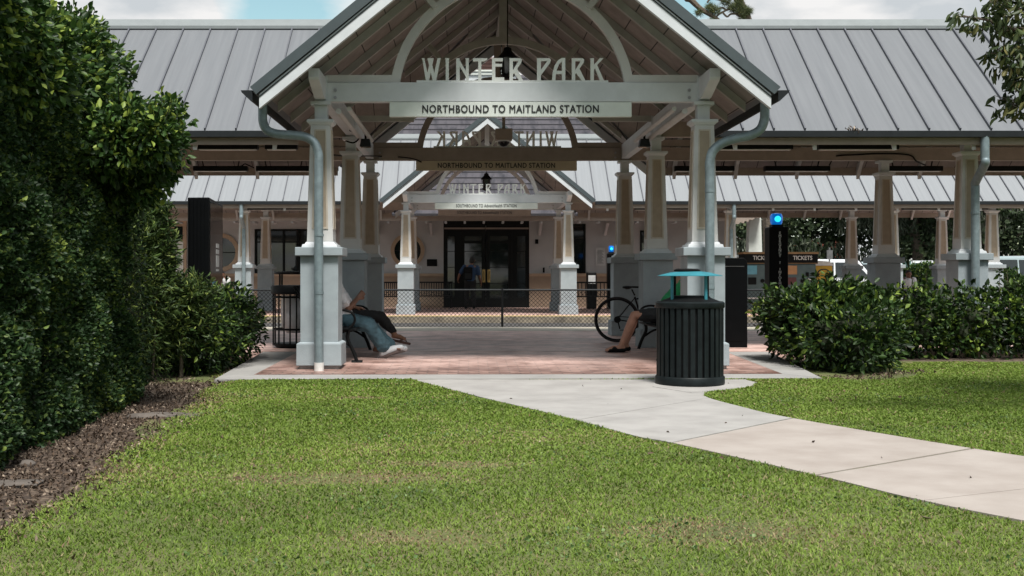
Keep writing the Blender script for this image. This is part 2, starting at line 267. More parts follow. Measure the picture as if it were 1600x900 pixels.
# ------------------------------------------------------------------ mesh helpers
class MB:
    def __init__(s): s.v = []; s.f = []
    def add(s, vs, fs):
        o = len(s.v); s.v += [tuple(p) for p in vs]; s.f += [tuple(i+o for i in f) for f in fs]; return s
    def box(s, x0, x1, y0, y1, z0, z1):
        return s.add([(x0,y0,z0),(x1,y0,z0),(x1,y1,z0),(x0,y1,z0),(x0,y0,z1),(x1,y0,z1),(x1,y1,z1),(x0,y1,z1)],
                     [(0,3,2,1),(4,5,6,7),(0,1,5,4),(1,2,6,5),(2,3,7,6),(3,0,4,7)])
    def frustum(s, cx, cy, z0, z1, w0, w1, d0=None, d1=None):
        d0 = d0 or w0; d1 = d1 or w1
        a, b, c, d = w0/2, d0/2, w1/2, d1/2
        return s.add([(cx-a,cy-b,z0),(cx+a,cy-b,z0),(cx+a,cy+b,z0),(cx-a,cy+b,z0),(cx-c,cy-d,z1),(cx+c,cy-d,z1),(cx+c,cy+d,z1),(cx-c,cy+d,z1)],
                     [(0,3,2,1),(4,5,6,7),(0,1,5,4),(1,2,6,5),(2,3,7,6),(3,0,4,7)])
    def bar(s, p, q, w, h=None, up=(0,0,1)):
        h = h or w; p = Vector(p); q = Vector(q); d = (q-p).normalized(); u = Vector(up)
        if abs(d.dot(u)) > 0.98: u = Vector((0,1,0))
        a = d.cross(u).normalized()*w/2; b = a.cross(d).normalized()*h/2
        vs = [p-a-b, p+a-b, p+a+b, p-a+b, q-a-b, q+a-b, q+a+b, q-a+b]
        return s.add(vs, [(0,3,2,1),(4,5,6,7),(0,1,5,4),(1,2,6,5),(2,3,7,6),(3,0,4,7)])
    def tube(s, pts, r, n=10, cap=True):
        pts = [Vector(p) for p in pts]; rs = r if isinstance(r, (list, tuple)) else [r]*len(pts)
        ref = None; vs = []; fs = []
        for i, p in enumerate(pts):
            d = (pts[min(i+1, len(pts)-1)] - pts[max(i-1, 0)]).normalized()
            if ref is None:
                ref = Vector((0,0,1)) if abs(d.z) < 0.9 else Vector((0,1,0))
            a = (ref - d*ref.dot(d)).normalized(); ref = a; b = d.cross(a)
            for k in range(n):
                t = 2*math.pi*k/n; vs.append(p + a*math.cos(t)*rs[i] + b*math.sin(t)*rs[i])
        for i in range(len(pts)-1):
            for k in range(n):
                fs.append((i*n+k, i*n+(k+1)%n, (i+1)*n+(k+1)%n, (i+1)*n+k))
        if cap:
            fs.append(tuple(range(n-1,-1,-1))); fs.append(tuple((len(pts)-1)*n+k for k in range(n)))
        return s.add(vs, fs)
    def lathe(s, prof, c=(0,0,0), n=32, closed=False):
        vs = []; fs = []; m = len(prof)
        for r, z in prof:
            for k in range(n):
                t = 2*math.pi*k/n; vs.append((c[0]+r*math.cos(t), c[1]+r*math.sin(t), c[2]+z))
        for i in range(m-1):
            for k in range(n): fs.append((i*n+k, i*n+(k+1)%n, (i+1)*n+(k+1)%n, (i+1)*n+k))
        if closed: 
            for k in range(n): fs.append(((m-1)*n+k, (m-1)*n+(k+1)%n, (k+1)%n, k))
        else:
            fs.append(tuple(range(n-1,-1,-1))); fs.append(tuple((m-1)*n+k for k in range(n)))
        return s.add(vs, fs)
    def prism(s, poly, a, b):      # poly in (x,z), extruded in y from a to b
        n = len(poly); vs = [(x, a, z) for x, z in poly] + [(x, b, z) for x, z in poly]
        fs = [tuple(range(n)), tuple(range(2*n-1, n-1, -1))] + [(i, n+i, n+(i+1)%n, (i+1)%n) for i in range(n)]
        return s.add(vs, fs)
    def prismx(s, poly, a, b):     # poly in (y,z), extruded in x
        n = len(poly); vs = [(a, y, z) for y, z in poly] + [(b, y, z) for y, z in poly]
        fs = [tuple(range(n)), tuple(range(2*n-1, n-1, -1))] + [(i, n+i, n+(i+1)%n, (i+1)%n) for i in range(n)]
        return s.add(vs, fs)
    def slab(s, poly, t):          # polygon in 3D (list), extruded down by t
        n = len(poly); vs = [tuple(p) for p in poly] + [(p[0], p[1], p[2]-t) for p in poly]
        fs = [tuple(range(n)), tuple(range(2*n-1, n-1, -1))] + [(i, n+i, n+(i+1)%n, (i+1)%n) for i in range(n)]
        return s.add(vs, fs)
    def mesh(s, name, material=None, smooth=False):
        me = bpy.data.meshes.new(name); me.from_pydata([tuple(v) for v in s.v], [], s.f); me.validate()
        bm = bmesh.new(); bm.from_mesh(me); bmesh.ops.recalc_face_normals(bm, faces=bm.faces); bm.to_mesh(me); bm.free()
        if smooth:
            me.polygons.foreach_set('use_smooth', [True]*len(me.polygons))
            me.set_sharp_from_angle(angle=R(40))
        if material: me.materials.append(material)
        return me
    def build(s, name, material, parent=None, bevel=0.0, smooth=False):
        return link(name, s.mesh(name, material, smooth), parent, bevel)
def link(name, me, parent=None, bevel=0.0):
    o = bpy.data.objects.new(name, me); COL.objects.link(o)
    if parent: o.parent = parent
    if bevel:
        b = o.modifiers.new('bevel', 'BEVEL'); b.width = bevel; b.segments = 2; b.limit_method = 'ANGLE'; b.angle_limit = R(40)
    return o
def origin_to(o, p):
    """move a top-level mesh object's origin without moving the mesh"""
    p = Vector(p); o.data.transform(Matrix.Translation(-p)); o.location = p; return o
def tag(o, label=None, cat=None, group=None, kind=None):
    if label: o['label'] = label
    if cat: o['category'] = cat
    if group: o['group'] = group
    if kind: o['kind'] = kind
    return o
def thing(name, loc, label, cat, group=None, rz=0):
    o = bpy.data.objects.new(name, None); COL.objects.link(o); o.location = loc; o.rotation_euler = (0, 0, rz); o.empty_display_size = 0.2
    return tag(o, label, cat, group)
def copy_tree(o, parent=None):
    c = o.copy(); COL.objects.link(c)
    if parent: c.parent = parent
    for ch in list(o.children): copy_tree(ch, c)
    return c
def struct(o): o['kind'] = 'structure'; return o
def text_mesh(name, body, size, material, parent, loc, rot=(R(90),0,0), extrude=0.003, spacing=1.0, align='CENTER', mirror=False, width=None, vert=False, bold=0.0, fat=0.0):
    cu = bpy.data.curves.new('txt', 'FONT'); cu.body = body; cu.size = size; cu.align_x = align; cu.align_y = 'CENTER'
    cu.extrude = extrude; cu.space_character = spacing; cu.offset = bold
    if vert: cu.space_line = 0.80
    t = bpy.data.objects.new('txt', cu); COL.objects.link(t)
    dg = bpy.context.evaluated_depsgraph_get(); me = bpy.data.meshes.new_from_object(t.evaluated_get(dg)); me.name = name
    bpy.data.objects.remove(t)
    xs = [v.co.x for v in me.vertices]
    if width and xs:
        k = width/(max(xs)-min(xs)); me.transform(Matrix.Scale(k, 4, (1,0,0)))
    if fat:
        bm = bmesh.new(); bm.from_mesh(me); me0 = me.copy()
        for i, (dx, dz) in enumerate(((-fat, 0), (fat, 0), (0, fat*0.8), (0, -fat*0.8))):
            k = bm.verts[:] ; m2 = me0.copy(); m2.transform(Matrix.Translation((dx, dz, 0)) @ Matrix.Diagonal((1, 1, 1.12+0.12*i, 1))); bm.from_mesh(m2)
        bm.to_mesh(me); bm.free()
    me.materials.clear(); me.materials.append(material)
    o = bpy.data.objects.new(name, me); COL.objects.link(o); o.parent = parent; o.location = loc; o.rotation_euler = rot
    return o

# ------------------------------------------------------------------ ground and paving
gm = MB(); gm.add([(-900,-300,-0.36),(900,-300,-0.36),(900,1500,-0.36),(-900,1500,-0.36)], [(0,1,2,3)])
struct(gm.build('terrain', M['terrain']))
# lawn as one gently uneven sheet
def sheet(x0, x1, y0, y1, nx, ny, zf, name, m):
    xs = np.linspace(x0, x1, nx); ys = np.linspace(y0, y1, ny); X, Y = np.meshgrid(xs, ys); Z = zf(X, Y)
    v = np.stack([X.ravel(), Y.ravel(), Z.ravel()], 1); idx = np.arange(nx*ny).reshape(ny, nx)
    f = np.stack([idx[:-1,:-1].ravel(), idx[:-1,1:].ravel(), idx[1:,1:].ravel(), idx[1:,:-1].ravel()], 1)
    me = bpy.data.meshes.new(name); me.from_pydata(v.tolist(), [], f.tolist()); me.materials.append(m)
    me.polygons.foreach_set('use_smooth', [True]*len(me.polygons))
    return link(name, me)
MUL = [(-2.12,2.0),(-2.10,4.93),(-2.08,5.9),(-2.30,7.89),(-2.42,9.93),(-2.7,12.2),(-2.78,12.62)]
def lawn_z(X, Y): return -0.037 - 0.022*np.clip((np.interp(Y, [p[1] for p in MUL], [p[0] for p in MUL])-X)/0.12, 0, 1)*(Y < 12.65) + 0.032*np.clip((Y-11.0)/1.5, 0, 1)*np.clip((X+2.75)/0.25, 0, 1)*np.clip((4.3-X)/0.5, 0, 1) + 0.003*np.sin(X*1.7+0.4)*np.cos(Y*1.3) + 0.002*np.sin(X*4.1+Y*3.3)
struct(sheet(-30, 30, -12, 22, 140, 100, lawn_z, 'lawn_ground', M['turf']))
# concrete curved path
PL = [(-0.62,12.66),(-0.58,12.5),(-0.1,11.5),(0.20,10.84),(0.77,9.51),(1.20,8.35),(1.41,7.99),(2.02,6.68),(2.31,5.98),(2.62,5.43),(3.6,3.9),(5.2,2.2),(8,-0.6)]
PR = [(3.05,12.66),(3.0,12.45),(2.7,12.0),(2.45,11.6),(2.28,11.1),(2.42,10.2),(2.64,9.38),(3.38,7.72),(3.95,6.80),(4.5,6.1),(6.1,4.2),(7.6,2.9),(10.5,0.6)]
def lerp_poly(P, t):
    n = len(P)-1; k = min(int(t*n), n-1); f = t*n-k
    a, b, c, d = P[max(k-1,0)], P[k], P[k+1], P[min(k+2,n)]
    return tuple(0.5*((2*b[i])+(-a[i]+c[i])*f+(2*a[i]-5*b[i]+4*c[i]-d[i])*f*f+(-a[i]+3*b[i]-3*c[i]+d[i])*f**3) for i in (0, 1))
def ribbon(t0, t1, m, name, n=40):
    mb = MB()
    for i in range(n):
        a, b = t0+(t1-t0)*i/n, t0+(t1-t0)*(i+1)/n
        l0, l1, r0, r1 = lerp_poly(PL,a), lerp_poly(PL,b), lerp_poly(PR,a), lerp_poly(PR,b)
        zp = lambda p: -0.027+0.024*max(0, min(1, (p[1]-11.0)/1.5)); mb.slab([(*l0,zp(l0)),(*r0,zp(r0)),(*r1,zp(r1)),(*l1,zp(l1))], 0.08)
    return struct(mb.build(name, m))
g1 = 6.0/12; g2 = 7.0/12
ribbon(0, 4.2/12-0.0005, M['path_grey'], 'path'); ribbon(4.2/12+0.0005, g1-0.0009, M['path_grey'], 'path')
ribbon(g1+0.0009, g2-0.0009, M['path_peach'], 'path'); ribbon(g2+0.0009, 8.1/12, M['path_peach'], 'path'); ribbon(8.1/12+0.001, 1, M['path_peach'], 'path')
lit = MB()
# concrete apron where the bin stands
ap = [(2.5,12.5),(3.02,12.6),(3.08,12.3),(2.95,11.95),(2.7,11.7),(2.2,11.35),(1.9,11.9),(2.0,12.5)]
struct(MB().slab([(x,y,-0.024+0.0245*max(0,min(1,(y-11.0)/1.5))) for x,y in ap], 0.08).build('bin_apron', M['path_grey']))
def pz(y): return 0.0 if y < 12.6 else min(0.062, (y-12.6)/3.6*0.062)
# border kerb
cb = MB()
cb.slab([(-2.78,12.62,0),(3.92,12.80,0),(3.6,13.22,pz(13.2)),(-2.44,13.12,pz(13.1))], 0.14)
struct(cb.build('border_kerb', M['concrete']))
cb = MB(); cb.slab([(-2.785,12.63,0.0),(-2.443,13.125,pz(13.1)),(-2.42,16.4,0.058),(-2.92,16.4,0.058)], 0.14)
struct(cb.build('border_kerb', M['concrete']))
cb = MB(); cb.slab([(3.925,12.81,0.0),(4.28,16.4,0.058),(3.66,16.4,0.058),(3.605,13.225,pz(13.2))], 0.14)
struct(cb.build('border_kerb', M['concrete']))
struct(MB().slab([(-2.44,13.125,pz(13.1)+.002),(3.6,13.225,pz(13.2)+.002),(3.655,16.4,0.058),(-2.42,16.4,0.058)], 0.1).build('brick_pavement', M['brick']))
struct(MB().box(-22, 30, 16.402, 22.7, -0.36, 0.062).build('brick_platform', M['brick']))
struct(MB().box(-22, 30, 22.7, 24.4, -0.36, 0.064).build('tactile_edge', M['tactile']))
struct(MB().box(-30, 40, 24.4, 31.4, -0.36, -0.26).build('track_bed', M['gravel']))
ms_ = MB()
for yy in (25.2, 26.65, 29.2, 30.65):
    ms_.box(-30, 40, yy-0.035, yy+0.035, -0.20, -0.10); ms_.box(-30, 40, yy-0.07, yy+0.07, -0.26, -0.20)
struct(ms_.build('rail_tracks', M['steel']))
struct(MB().box(-22, 30, 31.4, 31.75, -0.36, 0.064).build('platform_edge', M['yellow']))
struct(MB().box(-22, 30, 31.33, 31.398, -0.36, 0.05).build('platform_edge_face', M['curb']))
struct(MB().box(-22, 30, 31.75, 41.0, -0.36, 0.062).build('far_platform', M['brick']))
struct(MB().box(-60, 120, 41.0, 110, -0.36, 0.05).build('parking_asphalt', M['asphalt']))

# ------------------------------------------------------------------ canopies
CX = 0.529; T = 0.82; ZR = 5.70; ZM = 5.34
def gz(u): return ZR - T*u
def build_column(parent, x, y, front=False):
    """column with pedestal: shaft is the part; pedestal, coping, panels, capital are sub-parts. modelled at the origin"""
    global COLPROTO
    if COLPROTO is None:
        sh = MB().frustum(0,0,1.545,2.955,0.315,0.235).build('column', M['post'], parent, bevel=0.006)
        st = MB()
        st.frustum(0,0,1.478,1.515,0.43,0.41); st.frustum(0,0,1.5151,1.546,0.37,0.33)
        st.build('base_moulding', M['white'], sh, bevel=0.006)
        pd = MB(); pd.box(-.227,.227,-.227,.227,0.34,1.376); pd.frustum(0,0,0.062,0.325,0.54,0.535); pd.frustum(0,0,0.3251,0.345,0.535,0.46)
        pd.build('pedestal', M['stucco'], sh, bevel=0.008)
        MB().box(-.283,.283,-.283,.283,1.3761,1.4775).build('coping', M['stucco'], sh, bevel=0.008)
        MB().box(-.24,.24,-.24,.24,-0.1,0.0618).build('footing', M['block'], sh)
        cp = MB(); cp.frustum(0,0,2.9551,2.985,0.25,0.30); cp.box(-.16,.16,-.16,.16,2.985,3.02)
        cp.build('capital', M['white'], sh, bevel=0.004)
        MB().box(-.075,.075,-.075,.075,3.0201,3.2).build('neck_post', M['white'], sh, bevel=0.004)
        MB().box(-.12,.12,-.12,.12,3.2001,3.24).build('bearing_plate', M['white'], sh)
        # recessed panels on four faces: moulding frame + tan inset following the taper
        for k in range(4):
            a = k*math.pi/2
            def pt(u, z, off):
                half = 0.1575 + (0.1175-0.1575)*(z-1.545)/(2.955-1.545)
                px, py = u, -(half+off)
                return (px*math.cos(a)-py*math.sin(a), px*math.sin(a)+py*math.cos(a), z)
            def plate(mb, u0, u1, z0, z1, w0, w1, off):
                q = [pt(u0*w0, z0, off), pt(u1*w0, z0, off), pt(u1*w1, z1, off), pt(u0*w1, z1, off)]
                p = [pt(u0*w0, z0, -0.02), pt(u1*w0, z0, -0.02), pt(u1*w1, z1, -0.02), pt(u0*w1, z1, -0.02)]
                mb.add(q+p, [(0,1,2,3),(4,7,6,5),(0,4,5,1),(1,5,6,2),(2,6,7,3),(3,7,4,0)])
            fr = MB()
            plate(fr,-1,-0.78,1.70,2.90,0.098,0.070,0.010); plate(fr,0.78,1,1.70,2.90,0.098,0.070,0.010)
            plate(fr,-0.78,0.78,1.70,1.722,0.098,0.098,0.010); plate(fr,-0.78,0.78,2.882,2.90,0.070,0.070,0.010)
            pn = MB(); plate(pn,-0.77,0.77,1.72,2.884,0.098,0.070,0.003)
            pn.build('panel', M['tan'], sh)
            fr.build('panel_frame', M['moulding'], sh)
        COLPROTO = sh
        sh.location = (x, y, 0); return sh
    c = copy_tree(COLPROTO, parent); c.location = (x, y, 0)
    return c
COLPROTO = None

def arch_ring(mb, y0, y1, r0=0, full=True):
    zc_ = H + (433-155)*14/1800; Ro, Ri = 1.485, 1.375; zb = 3.478
    n = 36; a0o = math.asin((zb-zc_)/Ro); a0i = math.asin((zb-zc_)/Ri) if abs((zb-zc_)/Ri) <= 1 else 0
    vo, vi = [], []
    for i in range(n+1):
        ao = a0o+(math.pi-2*a0o)*i/n; ai = a0i+(math.pi-2*a0i)*i/n
        vo.append((CX+Ro*math.cos(ao), zc_+Ro*math.sin(ao))); vi.append((CX+Ri*math.cos(ai), zc_+Ri*math.sin(ai)))
    for i in range(n): mb.prism([vo[i], vo[i+1], vi[i+1], vi[i]], y0, y1)
    return zc_, Ro
def truss(parent, y, beam=True, king=True, P1=None, P2=None):
    P1 = P1 or M['post']; P2 = P2 or M['white']
    """white timber truss in the gable plane"""
    rt = MB()
    zc_, Ro = arch_ring(rt, y-0.04, y+0.04)
    ob = rt.build('arch', P1, parent)
    zb = 3.478
    xo = Ro*math.cos(math.asin((zb-zc_)/Ro))
    for s in (-1, 1):
        MB().box(*(sorted((CX+s*(xo-0.03), CX+s*2.25))), y-0.042, y+0.042, 3.482, 3.57).build('arch_sill', P1, parent)
    # sloping top chords, short braces from arch to chord, king post
    for s in (-1, 1):
        a = R(50); b0 = Vector((CX+s*Ro*math.cos(a), y, zc_+Ro*math.sin(a))); d = Vector((s*math.sin(math.atan(T)), 0, math.cos(math.atan(T))))
        br = MB().bar(b0-d*0.05, b0+d*0.42, 0.075, 0.16, up=(0,1,0)); br.build('brace', P1, parent)
    if king:
        MB().box(CX-0.065, CX+0.065, y-0.06, y+0.06, zc_+Ro-0.09, gz(0)-0.2).build('king_post', P1, parent)
    if beam:
        MB().box(CX-2.24, CX+2.24, y-0.065, y+0.065, 3.243, 3.477).build('tie_beam', P2, parent, bevel=0.006)
        bl = MB()
        for s in (-1, 1):
            for z in (3.29, 3.38):
                bl.tube([(CX+s*2.14, y-0.065, z), (CX+s*2.14, y-0.085, z)], 0.02, 8)
        bl.build('bolts', M['steel'], parent)
    up = MB()
    for s in (-1, 1): up.box(CX+s*2.314-0.075, CX+s*2.314+0.075, y-0.075, y+0.075, 3.241, gz(2.31)-0.25)
    up.build('upper_post', P2, parent, bevel=0.004)

def seams_main(mb, Yr, Ye, x, sgn):
    # standing seam along the main slope at x, from ridge to eave (sgn -1 front, +1 back)
    u = abs(x-CX); d0 = 0.0
    d1 = abs(Ye-Yr)
    if u < 3.0: d1 = max(0, min(d1, u-0.439))
    if d1 < 0.15: return
    y0, y1 = Yr+sgn*0.04, Yr+sgn*d1
    mb.bar((x, y0, ZM-T*0.04+0.02), (x, y1, ZM-T*abs(y1-Yr)+0.02), 0.022, 0.045, up=(0,0,1))

def canopy(name, label, dy, Yf, Yr, Yb, rows, side_cols, XL, XR, metal, main_rows, letters=True):
    root = thing(name, (0, 0, 0), label, 'platform canopy')
    # Yf front gable plane, Yr main ridge, Yb rear gable plane
    HE = 2.97; RE = 2.56   # gable half width, main slope run
    MZ = lambda d: ZM - T*d
    # gable roof metal: two polygons
    g = MB()
    for s in (-1, 1):
        pts = []
        v = HE-0.439
        F = [(0, Yf), (HE, Yf)]; 
        p = [(0, Yf), (HE, Yf), (HE, max(Yf, Yr-v) if Yr-v > Yf else Yf), (0.439, Yr), (HE, min(Yb, Yr+v)), (HE, Yb), (0, Yb)]
        poly = [(CX+s*u, y, gz(u)) for u, y in p]
        # split in two convex pieces
        a = [poly[0], poly[1], poly[2], poly[3], (CX, Yr, ZR)]; b = [(CX, Yr, ZR), poly[3], poly[4], poly[5], poly[6]]
        g.slab(a, 0.05); g.slab(b, 0.05)
    g.build('gable_roof', metal, root)
    gs = MB()
    for s in (-1, 1):
        y = Yf+0.35
        while y < Yb-0.2:
            d = abs(y-Yr); um = HE if d > HE-0.439 else d+0.439
            gs.bar((CX+s*0.03, y, gz(0.03)+0.02), (CX+s*um, y, gz(um)+0.02), 0.022, 0.045)
            y += 0.45
    gs.build('gable_seams', M['seam'], root)
    # dark metal verge and white rake boards at both gable ends
    for (y0, y1) in ((Yf-0.02, Yf+0.10), (Yb-0.10, Yb+0.02)):
        for s in (-1, 1):
            MB().prism([(CX, ZR+0.03), (CX+s*(HE+0.03), gz(HE+0.03)+0.03), (CX+s*(HE+0.03)-s*0.07, gz(HE)-0.075), (CX, ZR-0.125)], y0, y1).build('verge', M['edge'], root)
            ya, yb = (y0+0.03, y1-0.02) if y0 < Yr else (y0+0.02, y1-0.03)
            MB().prism([(CX, ZR-0.128), (CX+s*2.90, gz(2.90)-0.128), (CX+s*2.90, gz(2.90)-0.29), (CX, ZR-0.32)], ya, yb).build('rake_board', M['white'], root)
            MB().prism([(CX, ZR-0.150), (CX+s*2.90, gz(2.90)-0.150), (CX+s*2.90, gz(2.90)-0.165), (CX, ZR-0.165)], ya-0.008 if y0 < Yr else yb, ya if y0 < Yr else yb+0.008).build('rake_lip', M['dark'], root)
    # soffit deck under the gable and the main roof
    sf = MB()
    for s in (-1, 1):
        v = HE-0.439
        p = [(0, Yf+0.1), (HE-0.08, Yf+0.1), (HE-0.08, max(Yf+0.1, Yr-v)), (0.439, Yr), (HE-0.08, min(Yb-0.1, Yr+v)), (HE-0.08, Yb-0.1), (0, Yb-0.1)]
        poly = [(CX+s*u, y, gz(u)-0.06) for u, y in p]
        a = [poly[0], poly[1], poly[2], poly[3], (CX, Yr, ZR-0.06)]; b = [(CX, Yr, ZR-0.06), poly[3], poly[4], poly[5], poly[6]]
        sf.slab(a, 0.03); sf.slab(b, 0.03)
    sf.build('gable_soffit', M['soffit'], root)
    # gable rafters
    y = Yf+1.08
    while y < Yb-0.5:
        d = abs(y-Yr); um = 2.86 if d > HE-0.439 else d+0.40
        if um > 0.5:
            for s in (-1, 1):
                MB().prism([(CX+s*0.03, gz(0.03)-0.095), (CX+s*um, gz(um)-0.095), (CX+s*um, gz(um)-0.19-0.02*(um > 2.8)), (CX+s*0.03, gz(0.03)-0.215)], y-0.035, y+0.035).build('gable_rafter', M['rafter'], root)
        y += 1.0
    MB().box(CX-0.03, CX+0.03, Yf+0.12, Yb-0.12, gz(0)-0.26, gz(0)-0.09).build('ridge_board', M['rafter'], root)
    # main roof: left and right wings, front and back slopes
    mm = MB(); sf2 = MB()
    for s, XE in ((-1, XL), (1, XR)):
        for q in (-1, 1):
            p = [(CX+s*0.439, Yr), (XE, Yr), (XE, Yr+q*RE), (CX+s*3.0, Yr+q*RE)]
            mm.slab([(x, y, MZ(abs(y-Yr))) for x, y in p], 0.045)
            p = [(CX+s*0.5, Yr), (XE-s*0.05, Yr), (XE-s*0.05, Yr+q*(RE-0.04)), (CX+s*3.0, Yr+q*(RE-0.04))]
            sf2.slab([(x, y, MZ(abs(y-Yr))-0.055) for x, y in p], 0.03)
        for q in (-1, 1):
            ms2 = MB(); x = CX+s*0.75
            while (x-XE)*s < -0.1:
                seams_main(ms2, Yr, Yr+q*RE, x, q); x += s*0.45
            ms2.build('main_seams', M['seam'], root)
    mm.build('main_roof', metal, root); sf2.build('main_soffit', M['soffit'], root)
    rc = MB()
    for s, XE in ((-1, XL), (1, XR)):
        rc.prismx([(Yr-0.16, ZM-T*0.16+0.03), (Yr-0.16, ZM-T*0.16+0.08), (Yr-0.02, ZM+0.085), (Yr+0.02, ZM+0.085), (Yr+0.16, ZM-T*0.16+0.08), (Yr+0.16, ZM-T*0.16+0.03)], CX+s*0.50, XE)
    rc.build('ridge_cap', M['ridge'], root)
    for s, XE in ((-1, XL), (1, XR)):
        for q in (-1, 1):
            ye = Yr+q*RE; ze = MZ(RE)
            a, b = sorted((CX+s*3.0, XE))
            MB().box(a, b, min(ye, ye+q*0.11), max(ye, ye+q*0.11), ze-0.10, ze-0.012).build('gutter', M['dark'], root)
            MB().box(a, b, min(ye-q*0.03, ye-q*0.005), max(ye-q*0.03, ye-q*0.005), ze-0.20, ze-0.05).build('fascia', M['beam'], root)
    # main rafters with tails
    for s, XE in ((-1, XL), (1, XR)):
        x = CX+s*3.35
        while (x-XE)*s < -0.3:
            for q in (-1, 1):
                MB().prismx([(Yr+q*0.02, MZ(0.02)-0.088), (Yr+q*(RE-0.06), MZ(RE-0.06)-0.088), (Yr+q*(RE-0.06), MZ(RE)-0.27), (Yr+q*(RE-0.25), MZ(RE-0.25)-0.22), (Yr+q*0.02, MZ(0.02)-0.22)], x-0.03, x+0.03).build('main_rafter', M['post'], root)
            x += s*1.157
    # longitudinal beams along the rows of main columns
    for yy in main_rows:
        for s, XE in ((-1, XL), (1, XR)):
            a, b = sorted((CX+s*2.40, XE-s*0.35))
            MB().box(a, b, yy-0.07, yy+0.07, 3.243, 3.477).build('long_beam', M['beam'], root)
            MB().box(a, b, yy-0.03, yy+0.03, 3.50, 3.62).build('upper_plate', M['beam'], root)
    # eave beams of the gable, chamfered ends
    for s in (-1, 1):
        x = CX+s*2.314
        y0, y1 = Yf+0.24, Yb-0.24
        MB().prismx([(y0+0.5, 3.265), (y0+0.02, 3.40), (y0, 3.43), (y0, 3.53), (y1, 3.53), (y1, 3.43), (y1-0.02, 3.40), (y1-0.5, 3.265)], x-0.062, x+0.062).build('eave_beam', M['white'], root, bevel=0.005)
    # gable gutters (seen end-on)
    for s in (-1, 1):
        x = CX+s*(HE+0.005)
        for (ya, yb) in ((Yf-0.01, Yr-RE-0.02), (Yr+RE+0.02, Yb+0.01)):
            if yb-ya > 0.15:
                MB().prism([(x, gz(HE)-0.03), (x+s*0.13, gz(HE)-0.03), (x+s*0.12, gz(HE)-0.055), (x+s*0.02, gz(HE)-0.15), (x, gz(HE)-0.15)], ya, yb).build('gable_gutter', M['dark'], root)
    for i, yy in enumerate(rows):
        for s in (-1, 1): build_column(root, CX+s*2.314, yy)
    for x in side_cols:
        for yy in main_rows: build_column(root, x, yy)
    return root

near = canopy('near_platform_canopy', 'large nearest grey metal roofed canopy with open white gable over the front walk', 0, 13.04, 19.25, 21.96, (14.0, 17.5, 21.0), (-6.5, 7.57, 12.2), -11.5, 14.5, M['metal'], (17.5, 21.0))
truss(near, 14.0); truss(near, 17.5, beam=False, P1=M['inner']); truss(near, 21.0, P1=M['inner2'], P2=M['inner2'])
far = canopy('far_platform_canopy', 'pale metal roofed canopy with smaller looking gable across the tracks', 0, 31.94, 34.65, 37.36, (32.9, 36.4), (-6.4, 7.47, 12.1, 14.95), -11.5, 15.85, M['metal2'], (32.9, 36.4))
truss(far, 32.9, king=True); truss(far, 36.4, king=False)

# ------------------------------------------------------------------ letters WINTER PARK as cut-out outlines
def q4(*p): return [tuple(p[i:i+2]) for i in range(0, len(p), 2)]
L = []   # polygons in crop pixels, x from 640px*9, y down
L += [q4(165,462,215,462,210,478,276,775,228,775,180,478), q4(296,462,338,462,274,775,228,775), q4(250,462,296,462,372,775,326,775), q4(392,462,438,462,432,478,374,775,326,775)]
L += [q4(500,462,560,462,552,476,552,775,508,775,508,476)]
L += [q4(648,462,705,462,705,775,655,775,655,478), q4(705,490,790,640,790,720,705,575), q4(780,462,838,462,833,476,833,775,790,775,790,476)]
L += [q4(890,462,1095,462,1088,482,1050,505,890,505), q4(965,505,1008,505,1008,775,965,775)]
L += [q4(1150,462,1205,462,1205,775,1158,775,1158,476), q4(1205,462,1312,462,1312,505,1205,505), q4(1205,540,1300,540,1300,578,1205,578), q4(1205,732,1330,732,1330,775,1205,775)]
def Rl(o): return [q4(o-5,462,o+48,462,o+48,775,o,775,o,476), q4(o+48,462,o+150,462,o+172,478,o+172,500,o+48,500), q4(o+125,500,o+172,500,o+165,525,o+92,628,o+48,690,o+48,630), q4(o+62,670,o+105,605,o+188,775,o+138,775)]
def Pl(o): return [q4(o-5,462,o+55,462,o+55,775,o,775,o,476), q4(o+55,462,o+170,462,o+192,478,o+192,500,o+55,500), q4(o+145,500,o+192,500,o+185,525,o+55,700,o+55,625)]
L += Rl(1405)
L += Pl(1440+350)
L += [q4(1440+700,458,1440+748,458,1440+748,775,1440+700,775), q4(1440+700,458,1440+700,505,1440+660,545,1440+630,620,1440+612,700,1440+610,775,1440+562,775,1440+570,660,1440+600,560,1440+645,490), q4(1440+615,640,1440+700,640,1440+700,682,1440+612,682)]
L += Rl(1440+840)
L += [q4(1440+1095,462,1440+1150,462,1440+1150,775,1440+1102,775,1440+1102,476), q4(1440+1230,462,1440+1286,462,1440+1190,560,1440+1150,625,1440+1150,555), q4(1440+1160,585,1440+1192,550,1440+1290,775,1440+1235,775)]
def letters_mesh():
    mb = MB()
    cxp = 640+ (1440*0)  # px
    for i, poly in enumerate(L):
        pts = [((640+x/9-800)*14/1800, (433-(40+y/9))*14/1800+H) for x, y in poly]
        mb.prism(pts, -0.02-0.0011*(i%4), 0.02+0.0011*(i%4))
    mb.box((651-800)*14/1800, (950-800)*14/1800, -0.024, 0.024, 3.479, 3.508)
    return mb
def name_sign(y, flip, label):
    o = thing('station_name_sign', (CX, y, 0), label, 'sign', 'cut-out station name lettering on the gable beams')
    l = letters_mesh().build('lettering', M['lettering'], o)
    if flip: l.scale = (-1, 1, 1)
    return o
name_sign(14.0, False, 'largest pale cut-out WINTER PARK letters standing on the nearest white beam')
name_sign(21.0, True, 'dark back-to-front WINTER PARK letters seen from behind under the near gable')
name_sign(32.9, False, 'small white cut-out WINTER PARK letters on the gable beam across the tracks')
